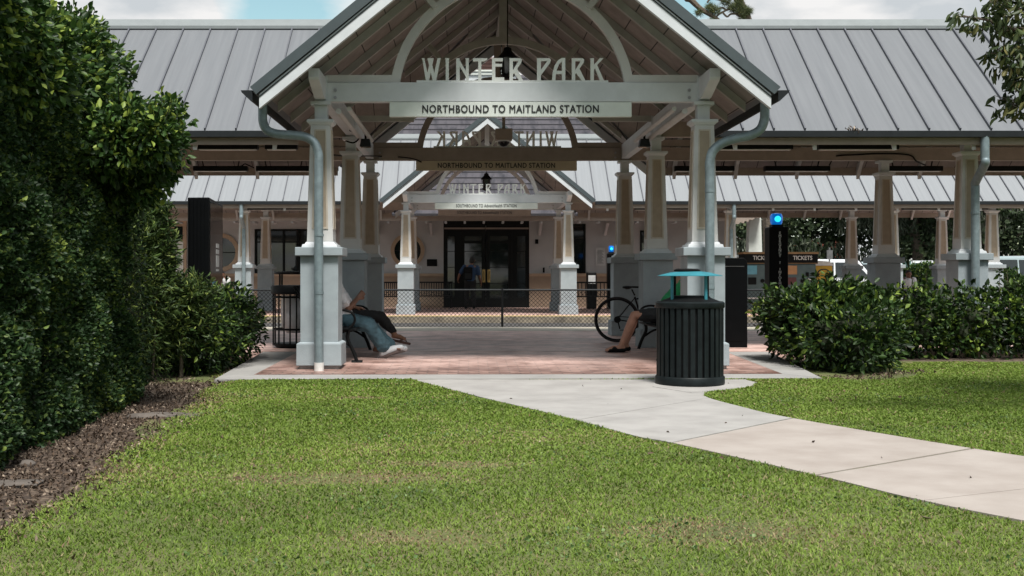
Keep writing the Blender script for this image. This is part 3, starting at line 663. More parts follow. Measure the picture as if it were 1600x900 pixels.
def dir_sign(y, txt, label, m, w, zt=3.238, z0=3.06, txtw=2.13, x=None, fat=0.0028):
    o = thing('direction_sign', (CX-0.02, y, z0), label, 'sign', 'long direction signs hung under the gable beams')
    h = zt-z0
    MB().box(-w/2, w/2, -0.03, 0.03, 0, h).build('board', m, o, bevel=0.004)
    text_mesh('lettering', txt, 0.128, M['ink'], o, (0.0, -0.034, h/2), width=txtw, spacing=1.12, fat=fat)
    text_mesh('lettering', txt, 0.128, M['ink'], o, (0.0, 0.034, h/2), rot=(R(90), 0, R(180)), width=txtw, spacing=1.12, fat=fat)
    return o
dir_sign(13.965, 'NORTHBOUND TO MAITLAND STATION', 'pale NORTHBOUND TO MAITLAND STATION sign under the nearest gable beam', M['signw'], 2.93)
dir_sign(21.0, 'NORTHBOUND TO MAITLAND STATION', 'shaded yellowish NORTHBOUND TO MAITLAND STATION sign deep under the near gable', M['signback'], 2.93)
dir_sign(32.85, 'SOUTHBOUND TO AdventHealth STATION', 'white SOUTHBOUND sign under the front beam of the far gable', M['signw'], 2.93, txtw=1.72, fat=0.001)
dir_sign(36.4, 'SOUTHBOUND TO AdventHealth STATION', 'brownish shaded SOUTHBOUND sign behind the far white one', M['beam'], 2.93, txtw=1.72, fat=0.001)  # brown board colour carries the shade on this rear sign

# ------------------------------------------------------------------ downpipes
def smooth_path(pts, n=6):
    P = [Vector(p) for p in pts]; out = []
    for i in range(len(P)-1):
        p0, p1, p2, p3 = P[max(i-1,0)], P[i], P[i+1], P[min(i+2, len(P)-1)]
        for k in range(n):
            t = k/n
            out.append(0.5*((2*p1)+(-p0+p2)*t+(2*p0-5*p1+4*p2-p3)*t*t+(-p0+3*p1-3*p2+p3)*t**3))
    out.append(P[-1]); return out
def pxp(px, py, Y): return ((px-732)*Y/1800, Y, H+(433-py)*Y/1800)
def downpipe(pts_px, Y, r, zb, label, y0=None):
    pts = [pxp(a, b, Y) for a, b in pts_px]
    if y0: pts[0] = (pts[0][0]*y0/Y, y0, H+(pts[0][2]-H)*y0/Y)
    path = smooth_path(pts, 8)
    o = thing('downpipe', (path[-1].x, path[-1].y, 0.0), label, 'downpipe', 'round metal downpipes on the canopies')
    loc = Vector(o.location)
    rs = []
    for i, p in enumerate(path):
        curv = 0
        if 0 < i < len(path)-1:
            a = (path[i]-path[i-1]).normalized(); b = (path[i+1]-path[i]).normalized(); curv = a.angle(b)
        rs.append(r*(1+(0.05 if (i % 2 and curv > 0.03) else 0)))
    MB().tube([p-loc for p in path], rs, 16).build('pipe', M['galv'], o, smooth=True)
    return o, path
def bands(o, x, y, zs, r, m):
    for z in zs:
        MB().tube([(x-o.location.x, y-o.location.y, z), (x-o.location.x, y-o.location.y, z+0.028)], r*1.08, 16).build('strap', m, o)
def crinkle_pipe(pts_px, Y, r, label):
    pts = [pxp(a, b, Y) for a, b in pts_px]
    path = smooth_path(pts, 14)
    o = thing('downpipe', (path[-1].x, path[-1].y, 0.0), label, 'downpipe', 'round metal downpipes on the canopies')
    loc = Vector(o.location); rs = []
    for i, p in enumerate(path):
        curv = 0
        if 0 < i < len(path)-1:
            a = (path[i]-path[i-1]).normalized(); b = (path[i+1]-path[i]).normalized(); curv = a.angle(b)
        rs.append(r*(1.03 if i % 2 else 0.975) if curv > 0.015 else r)
    MB().tube([p-loc for p in path], rs, 18).build('pipe', M['galv'], o, smooth=True)
    return o, path
o1, p1 = crinkle_pipe([(410,148),(410.5,172),(411,190),(417,203),(432,209),(455,211),(477,214),(491,223),(497.5,240),(498,258),(498,300),(498,420),(498.5,569)], 13.57, 0.053, 'grey crinkled downpipe in front of the left front pedestal, white at its foot')
bands(o1, p1[-1].x, 13.57, (1.70-0.1, 0.92), 0.053, M['galv'])
MB().tube([(0,0,-0.01),(0,0,0.115)], 0.058, 16).build('white_foot', M['plasticw'], o1)
o2, p2 = crinkle_pipe([(1195,148),(1195,172),(1194,188),(1187,203),(1170,212),(1147,217),(1128,224),(1114,236),(1109,254),(1109,275),(1109,330),(1109,430),(1109,575)], 13.57, 0.055, 'grey crinkled downpipe in front of the right front pedestal, behind the bin')
bands(o2, p2[-1].x, 13.57, (2.62-0.5, 0.98), 0.055, M['galv'])
# plain downpipes on main eaves
def s_pipe(x, yE, yC, ztop, zbot, r, label):
    x, x2 = x
    pts = [(x, yE, ztop), (x, yE, ztop-0.30), (x+0.1*(x2-x), yE+0.03, ztop-0.40), (x+0.9*(x2-x), yC-0.03, ztop-0.62), (x2, yC, ztop-0.74), (x2, yC, 1.5), (x2, yC, zbot)]
    path = smooth_path(pts, 6); o = thing('downpipe', (x2, yC, zbot), label, 'downpipe', 'round metal downpipes on the canopies')
    loc = Vector(o.location)
    MB().tube([p-loc for p in path], r, 14).build('pipe', M['galv'], o, smooth=True)
    MB().tube([(0,0,0.9),(0,0,0.93)], r*1.1, 14).build('strap', M['galv'], o)
    MB().tube([(0,0,2.0),(0,0,2.03)], r*1.1, 14).build('strap', M['galv'], o)
    return o
s_pipe((7.46, 7.55), 16.64, 17.16, 3.15, 0.062, 0.062, 'dark grey downpipe bent in front of the big right hand column')
s_pipe((-6.32, -6.35), 32.05, 32.56, 3.15, 0.062, 0.055, 'pale downpipe on the far canopy column left of the gable')
s_pipe((7.39, 7.43), 32.05, 32.56, 3.15, 0.062, 0.055, 'pale downpipe on the far canopy beside the ticket machines')

# ------------------------------------------------------------------ light troughs, lanterns, conduits
def trough(x, y, z, ln, label, lit=False):
    o = thing('strip_light', (x, y, z), label, 'strip light', 'long black strip lights under the canopy beams')
    MB().box(-ln/2, ln/2, -0.07, 0.07, -0.055, 0.035).build('housing', M['blackm'], o)
    b = MB()
    for s in (-1, 1): b.bar((s*ln*0.32, 0, 0.03), (s*ln*0.36, 0, 0.22), 0.02)
    b.build('hanger', M['blackm'], o)
    MB().box(-ln/2+0.03, ln/2-0.03, -0.05, 0.05, -0.066, -0.0551).build('tube', M['tube'], o)
    return o
kn = 0
def spot_x(px, y): return (px-732)*y/1800
TX = []
for (px, y, ln, lab) in [
    (356,18.0,0.95,'front black strip light left of the left front column'), (440,18.0,0.5,'short front black strip light just left of the left front column'),
    (345,21.35,1.0,'rear black strip light nearest the left hand tree'), (443,21.35,1.0,'rear black strip light beside the left front column'),
    (1180,18.0,1.15,'front black strip light right of the right hand downpipe'), (1340,18.0,1.25,'front black strip light in the second bay right of the gable'),
    (1100,21.35,1.1,'rear black strip light behind the right front column'), (1245,21.35,1.2,'rear black strip light right of the right hand downpipe'),
    (1425,21.35,1.1,'rear black strip light between the two right hand columns'), (1580,21.35,1.2,'rear black strip light at the right edge of the photo'),
    (700,21.32,1.1,'black strip light above the left half of the shaded NORTHBOUND sign'), (825,21.32,1.2,'black strip light above the right half of the shaded NORTHBOUND sign')]:
    zz = 3.17 if y < 20 else 3.14
    if 'shaded' in lab: o = trough(spot_x(px, y), 21.22, 3.29, ln, lab)
    else: trough(spot_x(px, y), y, zz, ln, lab)
for (px, ln, lab) in [(440,2.0,'far canopy strip light left of the left front column'), (1215,2.4,'far canopy strip light over the emergency tower'), (1330,2.2,'far canopy strip light over the yellow box'), (1480,2.6,'far canopy strip light above the hedges on the right'), (1040,1.8,'far canopy strip light behind the right second column')]:
    trough(spot_x(px, 33.3), 33.3, 3.12, ln, lab)
def cable(pts, r, label, grp='loose black cables under the canopy beams'):
    o = MB().tube(smooth_path(pts, 6), r, 6).build('cable', M['blackm'])
    tag(o, label, 'cable', grp); return origin_to(o, pts[0])
cable([pxp(372,262,21.35), pxp(378,259,21.3), pxp(383,256,21.3), pxp(390,259,21.3), pxp(397,262,21.35)], 0.012, 'black cable looping between two strip lights on the left')
cable([pxp(1296,258,21.1), pxp(1303,246,21.0), pxp(1312,243,20.9), pxp(1340,241.5,20.9), pxp(1376,240,20.9), pxp(1420,242,20.9), pxp(1432,252,20.9), pxp(1446,258,21.1)], 0.014, 'black cable draped across the beam behind the right hand column')
cable([pxp(497,236,17.4), pxp(530,243,17.4), pxp(590,244,20.8), pxp(640,247,20.8), pxp(660,254,21)], 0.012, 'black cable running left of the shaded sign')
cable([pxp(546,203,16.6), pxp(556,210,16.6), pxp(560,217,16.6), pxp(552,223,16.6), pxp(540,220,16.6)], 0.011, 'black cable coil beside the second left column')
def lantern(x, y, ztop, chain, s, label):
    o = thing('hanging_lantern', (x, y, ztop), label, 'lantern', 'black lanterns hanging on chains under the gables')
    MB().tube([(0,0,0),(0,0,chain)], 0.008*s, 6).build('chain', M['blackm'], o)
    MB().lathe([(0.012*s,0.0),(0.05*s,-0.02*s),(0.06*s,-0.06*s),(0.13*s,-0.14*s),(0.135*s,-0.155*s)], n=12).build('hood', M['blackm'], o)
    fr = MB()
    for k in range(6):
        a = k*math.pi/3; fr.bar((0.115*s*math.cos(a), 0.115*s*math.sin(a), -0.155*s), (0.09*s*math.cos(a), 0.09*s*math.sin(a), -0.38*s), 0.012*s)
    fr.lathe([(0.095*s,-0.38*s),(0.10*s,-0.40*s),(0.03*s,-0.44*s)], n=12)
    fr.build('cage', M['blackm'], o)
    MB().lathe([(0.10*s,-0.158*s),(0.08*s,-0.378*s)], n=6).build('glass', M['winglass'], o)
    return o
lantern((793-732)*15.7/1800, 15.7, H+(433-73)*15.7/1800, 1.25, 1.0, 'black lantern hanging behind the big WINTER PARK letters')
lantern((760-732)*34.6/1800, 34.6, H+(433-270)*34.6/1800, 1.4, 1.25, 'black lantern hanging behind the far gable letters')
cmr = thing('dome_camera', ((787-732)*19.5/1800, 19.5, H+(433-211)*19.5/1800), 'brown box with a dome camera hanging under the near gable ridge', 'security camera')
MB().box(-0.145,0.145,-0.12,0.12,-0.09,0.10).build('housing', M['beam'], cmr, bevel=0.01)
MB().lathe([(0.105,-0.091),(0.10,-0.14),(0.06,-0.19),(0.01,-0.205)], n=20).build('dome', M['glass_black'], cmr, smooth=True)
MB().lathe([(0.112,-0.091),(0.118,-0.10),(0.112,-0.115),(0.1052,-0.115),(0.1052,-0.091)], n=20, closed=True).build('ring', M['white'], cmr)
MB().bar((0,0,0.1),(0,0,gz(0)-0.26-cmr.location.z),0.05).build('drop_rod', M['beam'], cmr)
# speaker / conduit rails seen running back from the front columns
for s, lab in ((-1, 'pair of grey conduits running back along the left eave beam'), (1, 'pair of grey conduits running back along the right eave beam')):
    o = thing('conduit_pair', (CX+s*2.12, 14.1, 3.15), lab, 'conduit')
    MB().tube([(0,0,0),(0,3.3,0.0)], 0.035, 10).build('pipe', M['post'], o, smooth=True)
    MB().tube([(-s*0.13,0,0.03),(-s*0.13,3.3,0.03)], 0.03, 10).build('pipe', M['post'], o, smooth=True)
    fl_ = thing('flood_light', (CX+s*2.02, 16.7, 3.06), 'dark flood light hung by the %s eave beam' % ('left' if s < 0 else 'right'), 'flood light')
    MB().frustum(0,0,-0.05,0.06,0.16,0.12).build('housing', M['dark'], fl_)
    MB().box(-0.07,0.07,-0.07,0.07,-0.06,-0.051).build('lens', M['winglass'], fl_)
    MB().bar((0,0,0.06),(0,0,0.17),0.03).build('bracket', M['blackm'], fl_)

# ------------------------------------------------------------------ chain link fence on the island between the tracks
fn = thing('chain_link_fence', (0, 28, -0.26), 'long low black chain link fence standing between the tracks', 'fence')
fx0, fx1, ft = -9.4, 16.6, 0.81+0.26
MB().tube([(fx0,0,ft),(fx1,0,ft)], 0.022, 8).build('top_rail', M['dark'], fn)
MB().tube([(fx0,0,0.05),(fx1,0,0.05)], 0.012, 6).build('bottom_rail', M['blackm'], fn)
k = 0.82
xs_ = [0.82+3.3*i for i in range(-3, 5)]
for x in xs_: MB().tube([(x,0,-0.05),(x,0,ft+0.05)], 0.03, 10).build('post', M['blackm'], fn)
wv, wf = [], []
pitch = 0.10; hh = ft-0.03
def wire(x0, z0, x1, z1, r=0.007):
    o = len(wv); wv.extend([(x0-r, -0.004, z0), (x0+r, -0.004, z0), (x0, 0.004, z0), (x1-r, -0.004, z1), (x1+r, -0.004, z1), (x1, 0.004, z1)])
    wf.extend([(o,o+1,o+4,o+3),(o+1,o+2,o+5,o+4),(o+2,o,o+3,o+5)])
x = fx0-hh
while x < fx1:
    for s in (1, -1):
        a, b = (x, x+hh) if s == 1 else (x+hh, x)
        za, zb = 0.05, hh+0.035
        # clip
        if min(a, b) < fx0 or max(a, b) > fx1: continue
        wire(a, za, b, zb)
    x += pitch
me = bpy.data.meshes.new('wire_mesh'); me.from_pydata(wv, [], wf); me.materials.append(M['blackm']); link('wire_mesh', me, fn)

# ------------------------------------------------------------------ station building
WY = 40.0
def wx(px, Y=WY): return (px-732)*Y/1800
def wz(py, Y=WY): return H+(433-py)*Y/1800
st = thing('station_building', (0, WY, 0), 'pinkish stucco station building with tan base and lapped grey roof behind the far canopy', 'building')
def rel(mb): mb.v = [(x, y-WY, z) for x, y, z in mb.v]; return mb
SX0, SX1 = -14.0, 9.0
dx0, dx1 = wx(693), wx(827); dz = wz(345)
w_ = MB()
# wall with openings cut by building it from pieces
def wall_pieces(mb, x0, x1, z0, z1, holes):
    """rectangular holes (hx0,hx1,hz0,hz1) sorted in x, non overlapping"""
    x = x0
    for a, b, c, d in sorted(holes):
        mb.box(x, a, WY, WY+0.3, z0, z1); mb.box(a, b, WY, WY+0.3, d, z1)
        if c > z0: mb.box(a, b, WY, WY+0.3, z0, c)
        x = b
    mb.box(x, x1, WY, WY+0.3, z0, z1)
rl = wz(429)
holes_up = [(wx(398), wx(488), rl+0.02, wz(358)), (dx0, dx1, rl, dz), (wx(889), wx(915), rl+0.02, wz(350)), (wx(1000), wx(1040), rl+0.1, wz(360))]
wall_pieces(w_, SX0, SX1, rl, 3.9, holes_up)
rel(w_).build('wall', M['wall'], st)
w_ = MB(); w_.box(SX0, dx0, WY-0.03, WY+0.3, 0.0, rl-0.001); w_.box(dx1, SX1, WY-0.03, WY+0.3, 0.0, rl-0.001)
rel(w_).build('wainscot', M['wains'], st)
w_ = MB(); w_.box(SX0, dx0, WY-0.07, WY-0.0301, rl-0.06, rl+0.04); w_.box(dx1, SX1, WY-0.07, WY-0.0301, rl-0.06, rl+0.04)
rel(w_).build('chair_rail', M['trimtan'], st)
rel(MB().box(SX0, SX1, WY+3.5, WY+3.7, 0, 3.9)).build('rear_wall', M['wall'], st)
rel(MB().box(SX1-0.3, SX1-0.001, WY+0.3, WY+12, 0, 3.9)).build('side_wall', M['wall'], st)
# windows
def window(px0, px1, py0, py1, mull):
    a, b, c, d = wx(px0), wx(px1), wz(py1), wz(py0)
    f = MB(); t = 0.06
    f.box(a, b, WY-0.03, WY+0.08, d-t, d); f.box(a, b, WY-0.03, WY+0.08, c, c+t)
    f.box(a, a+t, WY-0.03, WY+0.08, c+t, d-t); f.box(b-t, b, WY-0.03, WY+0.08, c+t, d-t)
    for i in range(1, mull):
        x = a+(b-a)*i/mull; f.box(x-0.03, x+0.03, WY-0.02, WY+0.06, c+t, d-t)
    f.box(a+t, b-t, WY-0.015, WY+0.05, (c+d)/2+0.3, (c+d)/2+0.34)
    fo = rel(f).build('window', M['frame_dk'], st)
    rel(MB().box(a+0.02, b-0.02, WY+0.081, WY+0.10, c+0.02, d-0.02)).build('pane', M['winglass'], fo)
window(398, 488, 358, 427, 4); window(889, 915, 350, 427, 1); window(1000, 1040, 360, 425, 2)
for (px, py, r) in ((345, 394.5, 30), (637, 391.5, 26.5)):
    R0 = r*WY/1800; f = MB(); n = 32
    f.v = []; cx, cz = wx(px), wz(py)
    prof = []
    for rr, yy in ((R0, WY-0.001), (R0, WY-0.07), (R0*0.78, WY-0.07), (R0*0.78, WY-0.001)):
        for k in range(n):
            a = 2*math.pi*k/n; f.v.append((cx+rr*math.cos(a), yy, cz+rr*math.sin(a)))
    for i in range(4):
        for k in range(n): f.f.append((i*n+k, i*n+(k+1)%n, ((i+1)%4)*n+(k+1)%n, ((i+1)%4)*n+k))
    fo = rel(f).build('round_window', M['trimtan'], st)
    g = MB(); g.prism([(cx+R0*0.779*math.cos(2*math.pi*k/n), cz+R0*0.779*math.sin(2*math.pi*k/n)) for k in range(n)], WY-0.03, WY-0.002)
    rel(g).build('pane', M['winglass'], fo)
    g = MB(); g.box(cx-0.015, cx+0.015, WY-0.045, WY-0.031, cz-R0*0.77, cz+R0*0.77); g.box(cx-R0*0.77, cx-0.016, WY-0.045, WY-0.031, cz-0.015, cz+0.015); g.box(cx+0.016, cx+R0*0.77, WY-0.045, WY-0.031, cz-0.015, cz+0.015)
    rel(g).build('glazing_bars', M['frame_dk'], fo)
# double door with side lights
df = MB()
zf = 0.062; hd = dz
for a, b in ((693, 697.5), (823, 827)): df.box(wx(a), wx(b), WY+0.05, WY+0.20, zf, hd)
df.box(wx(697.5), wx(823), WY+0.05, WY+0.20, wz(352), hd)
df.box(wx(712), wx(720), WY+0.05, WY+0.20, zf, wz(352)); df.box(wx(800), wx(806), WY+0.05, WY+0.20, zf, wz(352))
dob = rel(df).build('door_frame', M['frame_dk'], st)
rel(MB().box(wx(694), wx(826), WY+0.0, WY+0.05, wz(358), wz(355.5))).build('transom_bar', M['beam'], dob)
for (a, b, hx) in ((720, 758.5, 756), (759.5, 800, 764)):
    d_ = MB()
    x0, x1 = wx(a), wx(b); t = 0.13
    d_.box(x0, x0+t, WY+0.09, WY+0.15, zf+0.01, wz(352)); d_.box(x1-t, x1, WY+0.09, WY+0.15, zf+0.01, wz(352))
    d_.box(x0+t, x1-t, WY+0.09, WY+0.15, zf+0.01, zf+0.32); d_.box(x0+t, x1-t, WY+0.09, WY+0.15, wz(369), wz(352))
    d_.box(x0+t, x1-t, WY+0.10, WY+0.14, wz(380), wz(376)); 
    for pz_ in (393, 418, 443): d_.box(x0+t, x1-t, WY+0.105, WY+0.135, wz(pz_), wz(pz_)+0.02)
    do = rel(d_).build('door', M['frame_dk'], st)
    rel(MB().box(x0+t, x1-t, WY+0.115, WY+0.12, zf+0.32, wz(369))).build('pane', M['winglass'], do)
    rel(MB().box(wx(hx)-0.05, wx(hx)+0.05, WY+0.075, WY+0.0899, wz(441), wz(421))).build('push_plate', M['brass'], do)
    rel(MB().bar((wx(hx), WY+0.04, wz(438)), (wx(hx), WY+0.04, wz(424)), 0.025)).build('handle', M['blackm'], do)
for (a, b) in ((697.5, 712), (806, 823)):
    s_ = MB(); x0, x1 = wx(a), wx(b)
    s_.box(x0, x0+0.04, WY+0.085, WY+0.155, zf+0.35, wz(369)); s_.box(x1-0.04, x1, WY+0.085, WY+0.155, zf+0.35, wz(369)); s_.box(x0, x1, WY+0.08, WY+0.16, zf, zf+0.35); s_.box(x0, x1, WY+0.08, WY+0.16, wz(369), wz(352))
    for pz_ in (393, 418, 443): s_.box(x0+0.041, x1-0.041, WY+0.10, WY+0.14, wz(pz_), wz(pz_)+0.02)
    so_ = rel(s_).build('side_light', M['frame_dk'], st)
    rel(MB().box(x0, x1, WY+0.115, WY+0.12, zf+0.35, wz(369))).build('pane', M['winglass'], so_)
# white service door at left
sdr = rel(MB().box(wx(262), wx(292), WY-0.06, WY-0.031, 0.07, wz(332))).build('side_door_frame', M['trimtan'], st)
rel(MB().box(wx(263), wx(287), WY-0.075, WY-0.0601, 0.1, wz(377))).build('door_leaf', M['signw'], sdr)
rel(MB().box(wx(273), wx(286), WY-0.075, WY-0.0601, wz(374), wz(354))).build('transom_pane', M['winglass'], sdr)
# eave: fascia, gutter line, corbels, rafter ends
EY = 38.6
def ez(py): return H+(433-py)*EY/1800
rel(MB().box(SX0-0.5, SX1+0.4, EY, EY+0.06, ez(345), ez(337.5))).build('fascia', M['beam'], st)
rel(MB().box(SX0-0.5, SX1+0.4, EY-0.10, EY-0.001, ez(337.3), ez(335.5))).build('gutter', M['white'], st)
rel(MB().box(SX0-0.5, SX1+0.4, EY+0.061, WY-0.001, ez(341), ez(339))).build('soffit', M['soffit'], st)
for i in range(-13, 14):
    x = wx(666, EY)+i*0.645
    if SX0 < x < SX1: rel(MB().box(x-0.035, x+0.035, EY+0.0601, EY+0.8, ez(348), ez(345.2))).build('rafter_end', M['white'], st)
for px in (590, 674, 843, 945, 520, 1010):
    c_ = MB(); x = wx(px); c_.box(x-0.06, x+0.06, WY-0.10, WY-0.001, wz(368), wz(349)); c_.bar((x, WY-0.08, wz(366)), (x, WY-0.9, wz(349)), 0.09)
    rel(c_).build('corbel', M['wall'], st)
# lapped roof, front slope in steps
rf = MB(); gp = MB()
RP = 0.70; n = 27; run = 8.9/n
y = EY-0.12; z = ez(336)
for i in range(n):
    y0, y1 = y+run*i, y+run*(i+1)+0.02
    z0, z1 = z+RP*run*i, z+RP*run*(i+1)
    rf.add([(SX0-0.6,y0,z0+0.045),(SX1+0.5,y0,z0+0.045),(SX1+0.5,y1,z1+0.012),(SX0-0.6,y1,z1+0.012),(SX0-0.6,y0,z0),(SX1+0.5,y0,z0)], [(0,1,2,3),(4,5,1,0)])
    gp.box(SX0-0.6, SX1+0.5, y0-0.005, y0-0.001, z0-0.028, z0+0.046)
ry, rz_ = y+run*n, z+RP*run*n
rf.add([(SX0-0.6,ry,rz_),(SX1+0.5,ry,rz_),(SX1+0.5,ry+8.9,z),(SX0-0.6,ry+8.9,z)], [(0,1,2,3)])
rl_ = rel(rf).build('roof', M['lap'], st); rel(gp).build('lap_shadow_lines', M['lapgap'], rl_)
rel(MB().prismx([(EY, ez(336)), (ry, rz_-0.03), (ry+8.8, ez(336))], SX1-0.2, SX1-0.1)).build('gable_wall', M['wall'], st)
# louvred vent turret on the roof
tx0, tx1, tY = wx(727, 45.5), wx(806, 45.5), 45.5
def tz(py): return H+(433-py)*tY/1800
rel(MB().box(tx0, tx1, tY, tY+1.9, tz(150), tz(109.5))).build('turret_wall', M['white'], st)
tu = MB(); tu.box(tx0-0.05, tx1+0.05, tY-0.08, tY-0.001, tz(112), tz(109.5)); tu.box(tx0-0.05, tx1+0.05, tY-0.06, tY-0.001, tz(117), tz(115))
rel(tu).build('turret_trim', M['signw'], st)
lv = MB()
for i in range(9):
    z0 = tz(109)+i*0.055
    lv.add([(tx0+0.1+i*0.05, tY+0.1+0.03, z0),(tx1-0.1-i*0.05, tY+0.1+0.03, z0),(tx1-0.1-i*0.05, tY+0.05, z0+0.012),(tx0+0.1+i*0.05, tY+0.05, z0+0.012),(tx0+0.1+i*0.05, tY+0.14, z0+0.06),(tx1-0.1-i*0.05, tY+0.14, z0+0.06)], [(0,1,2,3),(3,2,5,4)])
rel(lv).build('louvre', M['louvre'], st)
rel(MB().prism([(tx0+0.05, tz(109.4)), (tx1-0.05, tz(109.4)), (tx1-0.62, tz(88.5)), (tx0+0.55, tz(88.5))], tY+0.15, tY+1.8)).build('turret_roof', M['louvre'], st)

# fittings on / beside the station wall
def small(name, x0, x1, z0, z1, y0, y1, m, label, cat, group=None):
    o = MB().box(x0, x1, y0, y1, z0, z1).build(name, m, bevel=0.006); tag(o, label, cat, group); return origin_to(o, ((x0+x1)/2, y1, z0))
small('wall_plaque', wx(667), wx(683), wz(416), wz(405), WY-0.035, WY-0.002, M['blackm'], 'small black plaque on the wall left of the station doors', 'plaque')
nb = thing('notice_board', (wx(938), WY-0.03, wz(415)), 'grey notice sheet on the station wall right of the doors', 'notice')
MB().box(-0.16,0.16,-0.02,0.0,0,0.62).build('board', M['paper'], nb)
tl = MB()
for i in range(14): tl.box(-0.11, 0.11-0.03*(i%3), -0.024, -0.0201, 0.08+i*0.034, 0.088+i*0.034)
tl.build('print', M['blackm'], nb)
small('exit_alarm', wx(836), wx(841), wz(381), wz(374), WY-0.06, WY-0.002, M['blackm'], 'little dark alarm box on the wall upper right of the doors', 'alarm')
small('card_reader', wx(848), wx(851), wz(426), wz(418), WY-0.05, WY-0.002, M['blackm'], 'narrow black card reader beside the door jamb', 'card reader')
bx = thing('leaflet_box', (wx(924, 38.8), 38.8, 0.062), 'black bin with a pale front panel by the station wall', 'bin')
MB().box(-0.16,0.16,-0.16,0.16,0.0,1.22).build('body', M['blackm'], bx, bevel=0.03)
MB().box(-0.12,0.12,-0.17,-0.1601,0.84,1.12).build('front_panel', M['paper'], bx)

def ball_(mb, c, r, n=16):
    mb.lathe([(max(0.002, r*math.sin(math.pi*i/8)), -r*math.cos(math.pi*i/8)) for i in range(9)], c=c, n=n)
# emergency towers
def tower(x, y, wd, ht, lab, chars=True):
    o = thing('emergency_tower', (x, y, 0.062), lab, 'emergency tower', 'black emergency help towers with blue lamps')
    MB().box(-wd/2, wd/2, -wd/2, wd/2, 0, ht).build('body', M['kiosk'], o, bevel=0.012)
    MB().box(-wd*0.30, wd*0.30, -wd*0.30, wd*0.30, ht, ht+0.045).build('lamp_base', M['blackm'], o)
    MB().lathe([(wd*0.24,ht+0.0451),(wd*0.31,ht+0.08),(wd*0.33,ht+0.20),(wd*0.26,ht+0.25),(0.01,ht+0.262)], n=24).build('blue_lamp', M['bluel'], o, smooth=True)
    mbc = MB(); ball_(mbc, (0,-wd*0.27,ht+0.15), wd*0.17); mbc.build('bright_core', M['bluecore'], o, smooth=True)
    if chars:
        s = 'EMERGENCY'; pz_ = ht-0.09
        z = pz_
        for wgrp in ('EMERGENCY', '?', 'INFORMATION'):
            text_mesh('lettering', '\n'.join(wgrp), 0.066, M['steel'], o, (0.02, -wd/2-0.003, z-0.0265*2*len(wgrp)/2), vert=True, fat=0.003)
            z -= 0.053*len(wgrp)+0.07
    return o
tower((1213-732)*21.5/1800, 21.5, 0.35, 1.99, 'black emergency tower with a glowing blue lamp before the ticket machines')
tower((955-732)*38.5/1800, 38.5, 0.28, 1.85, 'black emergency tower with blue lamp at the station wall', chars=False)

# ticket machines
def ticket(x, lab, screen, y=34.3):
    o = thing('ticket_machine', (x, y, 0.062), lab, 'ticket machine', 'teal grey ticket machines on the far platform')
    MB().box(-0.46,0.46,-0.3,0.3,0,1.45).build('cabinet', M['machine'], o, bevel=0.02)
    MB().box(-0.50,0.50,-0.36,0.32,1.45,1.74).build('header', M['blackm'], o)
    MB().box(-0.52,0.52,-0.38,0.34,1.7401,1.80).build('top_band', M['wood'], o)
    MB().box(-0.50,0.50,-0.365,-0.3601,1.46,1.475).build('band', M['wood'], o)
    text_mesh('lettering', 'TICKETS', 0.17, M['plasticw'], o, (0.05, -0.366, 1.62), width=0.56, fat=0.003)
    MB().box(-0.38,-0.10,-0.315,-0.3001,1.14,1.40).build('screen', screen, o)
    MB().box(-0.36,-0.12,-0.312,-0.3001,0.84,1.05).build('panel', M['blackm'] if screen is M['bluepaper'] else M['maroon'], o)
    kp = MB(); kp.box(0.20,0.34,-0.312,-0.3001,0.88,1.03); kp.box(0.16,0.24,-0.33,-0.3001,1.07,1.2); kp.tube([(0.06,-0.3,0.95),(0.06,-0.33,0.95)],0.06,12)
    kp.build('keypad', M['blackm'], o)
    MB().box(0.22,0.36,-0.316,-0.3121,0.97,1.02).build('card_slot', M['plasticw'], o)
    MB().box(-0.4,0.4,-0.34,-0.3001,0.42,0.46).build('tray', M['plasticw'], o)
    MB().box(-0.48,0.48,-0.42,-0.31,0.0,0.10).build('kick_strip', M['yellow'], o)
ticket((1184-732)*34.3/1800, 'left ticket machine with a blue notice, beside the white pier', M['bluepaper'])
ticket((1246-732)*34.3/1800, 'right ticket machine with an orange screen, beside the yellow box', M['amber'])
yb = thing('yellow_storage_box', ((1282-732)*34.6/1800, 34.6, 0.062), 'yellow box with white rounded lid and black ring emblem', 'storage box')
MB().box(-0.28,0.28,-0.25,0.25,0,1.40).build('body', M['yellowp'], yb, bevel=0.02)
MB().prism([(-0.36,1.401),(0.30,1.401),(0.28,1.47),(0.16,1.52),(-0.1,1.545),(-0.36,1.55)], -0.28, 0.28).build('lid', M['plasticw'], yb)
em = MB(); n = 22
for i in range(17):
    a0, a1 = R(-30+i*15), R(-30+(i+1)*15)
    em.prism([(0.02+0.20*math.cos(a0),1.16+0.15*math.sin(a0)),(0.02+0.20*math.cos(a1),1.16+0.15*math.sin(a1)),(0.02+0.16*math.cos(a1),1.16+0.115*math.sin(a1)),(0.02+0.16*math.cos(a0),1.16+0.115*math.sin(a0))], -0.256, -0.2505)
em.prism([(0.0,1.05),(0.20,1.07),(0.22,1.12),(0.05,1.10)], -0.256, -0.2505); em.prism([(-0.24,1.0),(-0.08,1.16),(-0.14,1.17),(-0.26,1.06)], -0.256, -0.2505)
em.build('emblem', M['ink'], yb)
pier = MB().frustum(0,0,0,3.08,0.56,0.40,0.5,0.36).build('white_pier', M['wall'], None, bevel=0.01); pier.location = ((1178-732)*36.8/1800, 39.2, 0.05); pier.location.x = (1178-732)*39.2/1800
pier.data.materials[0] = M['signw']
tag(pier, 'white tapering pier rising behind the left ticket machine', 'pier')
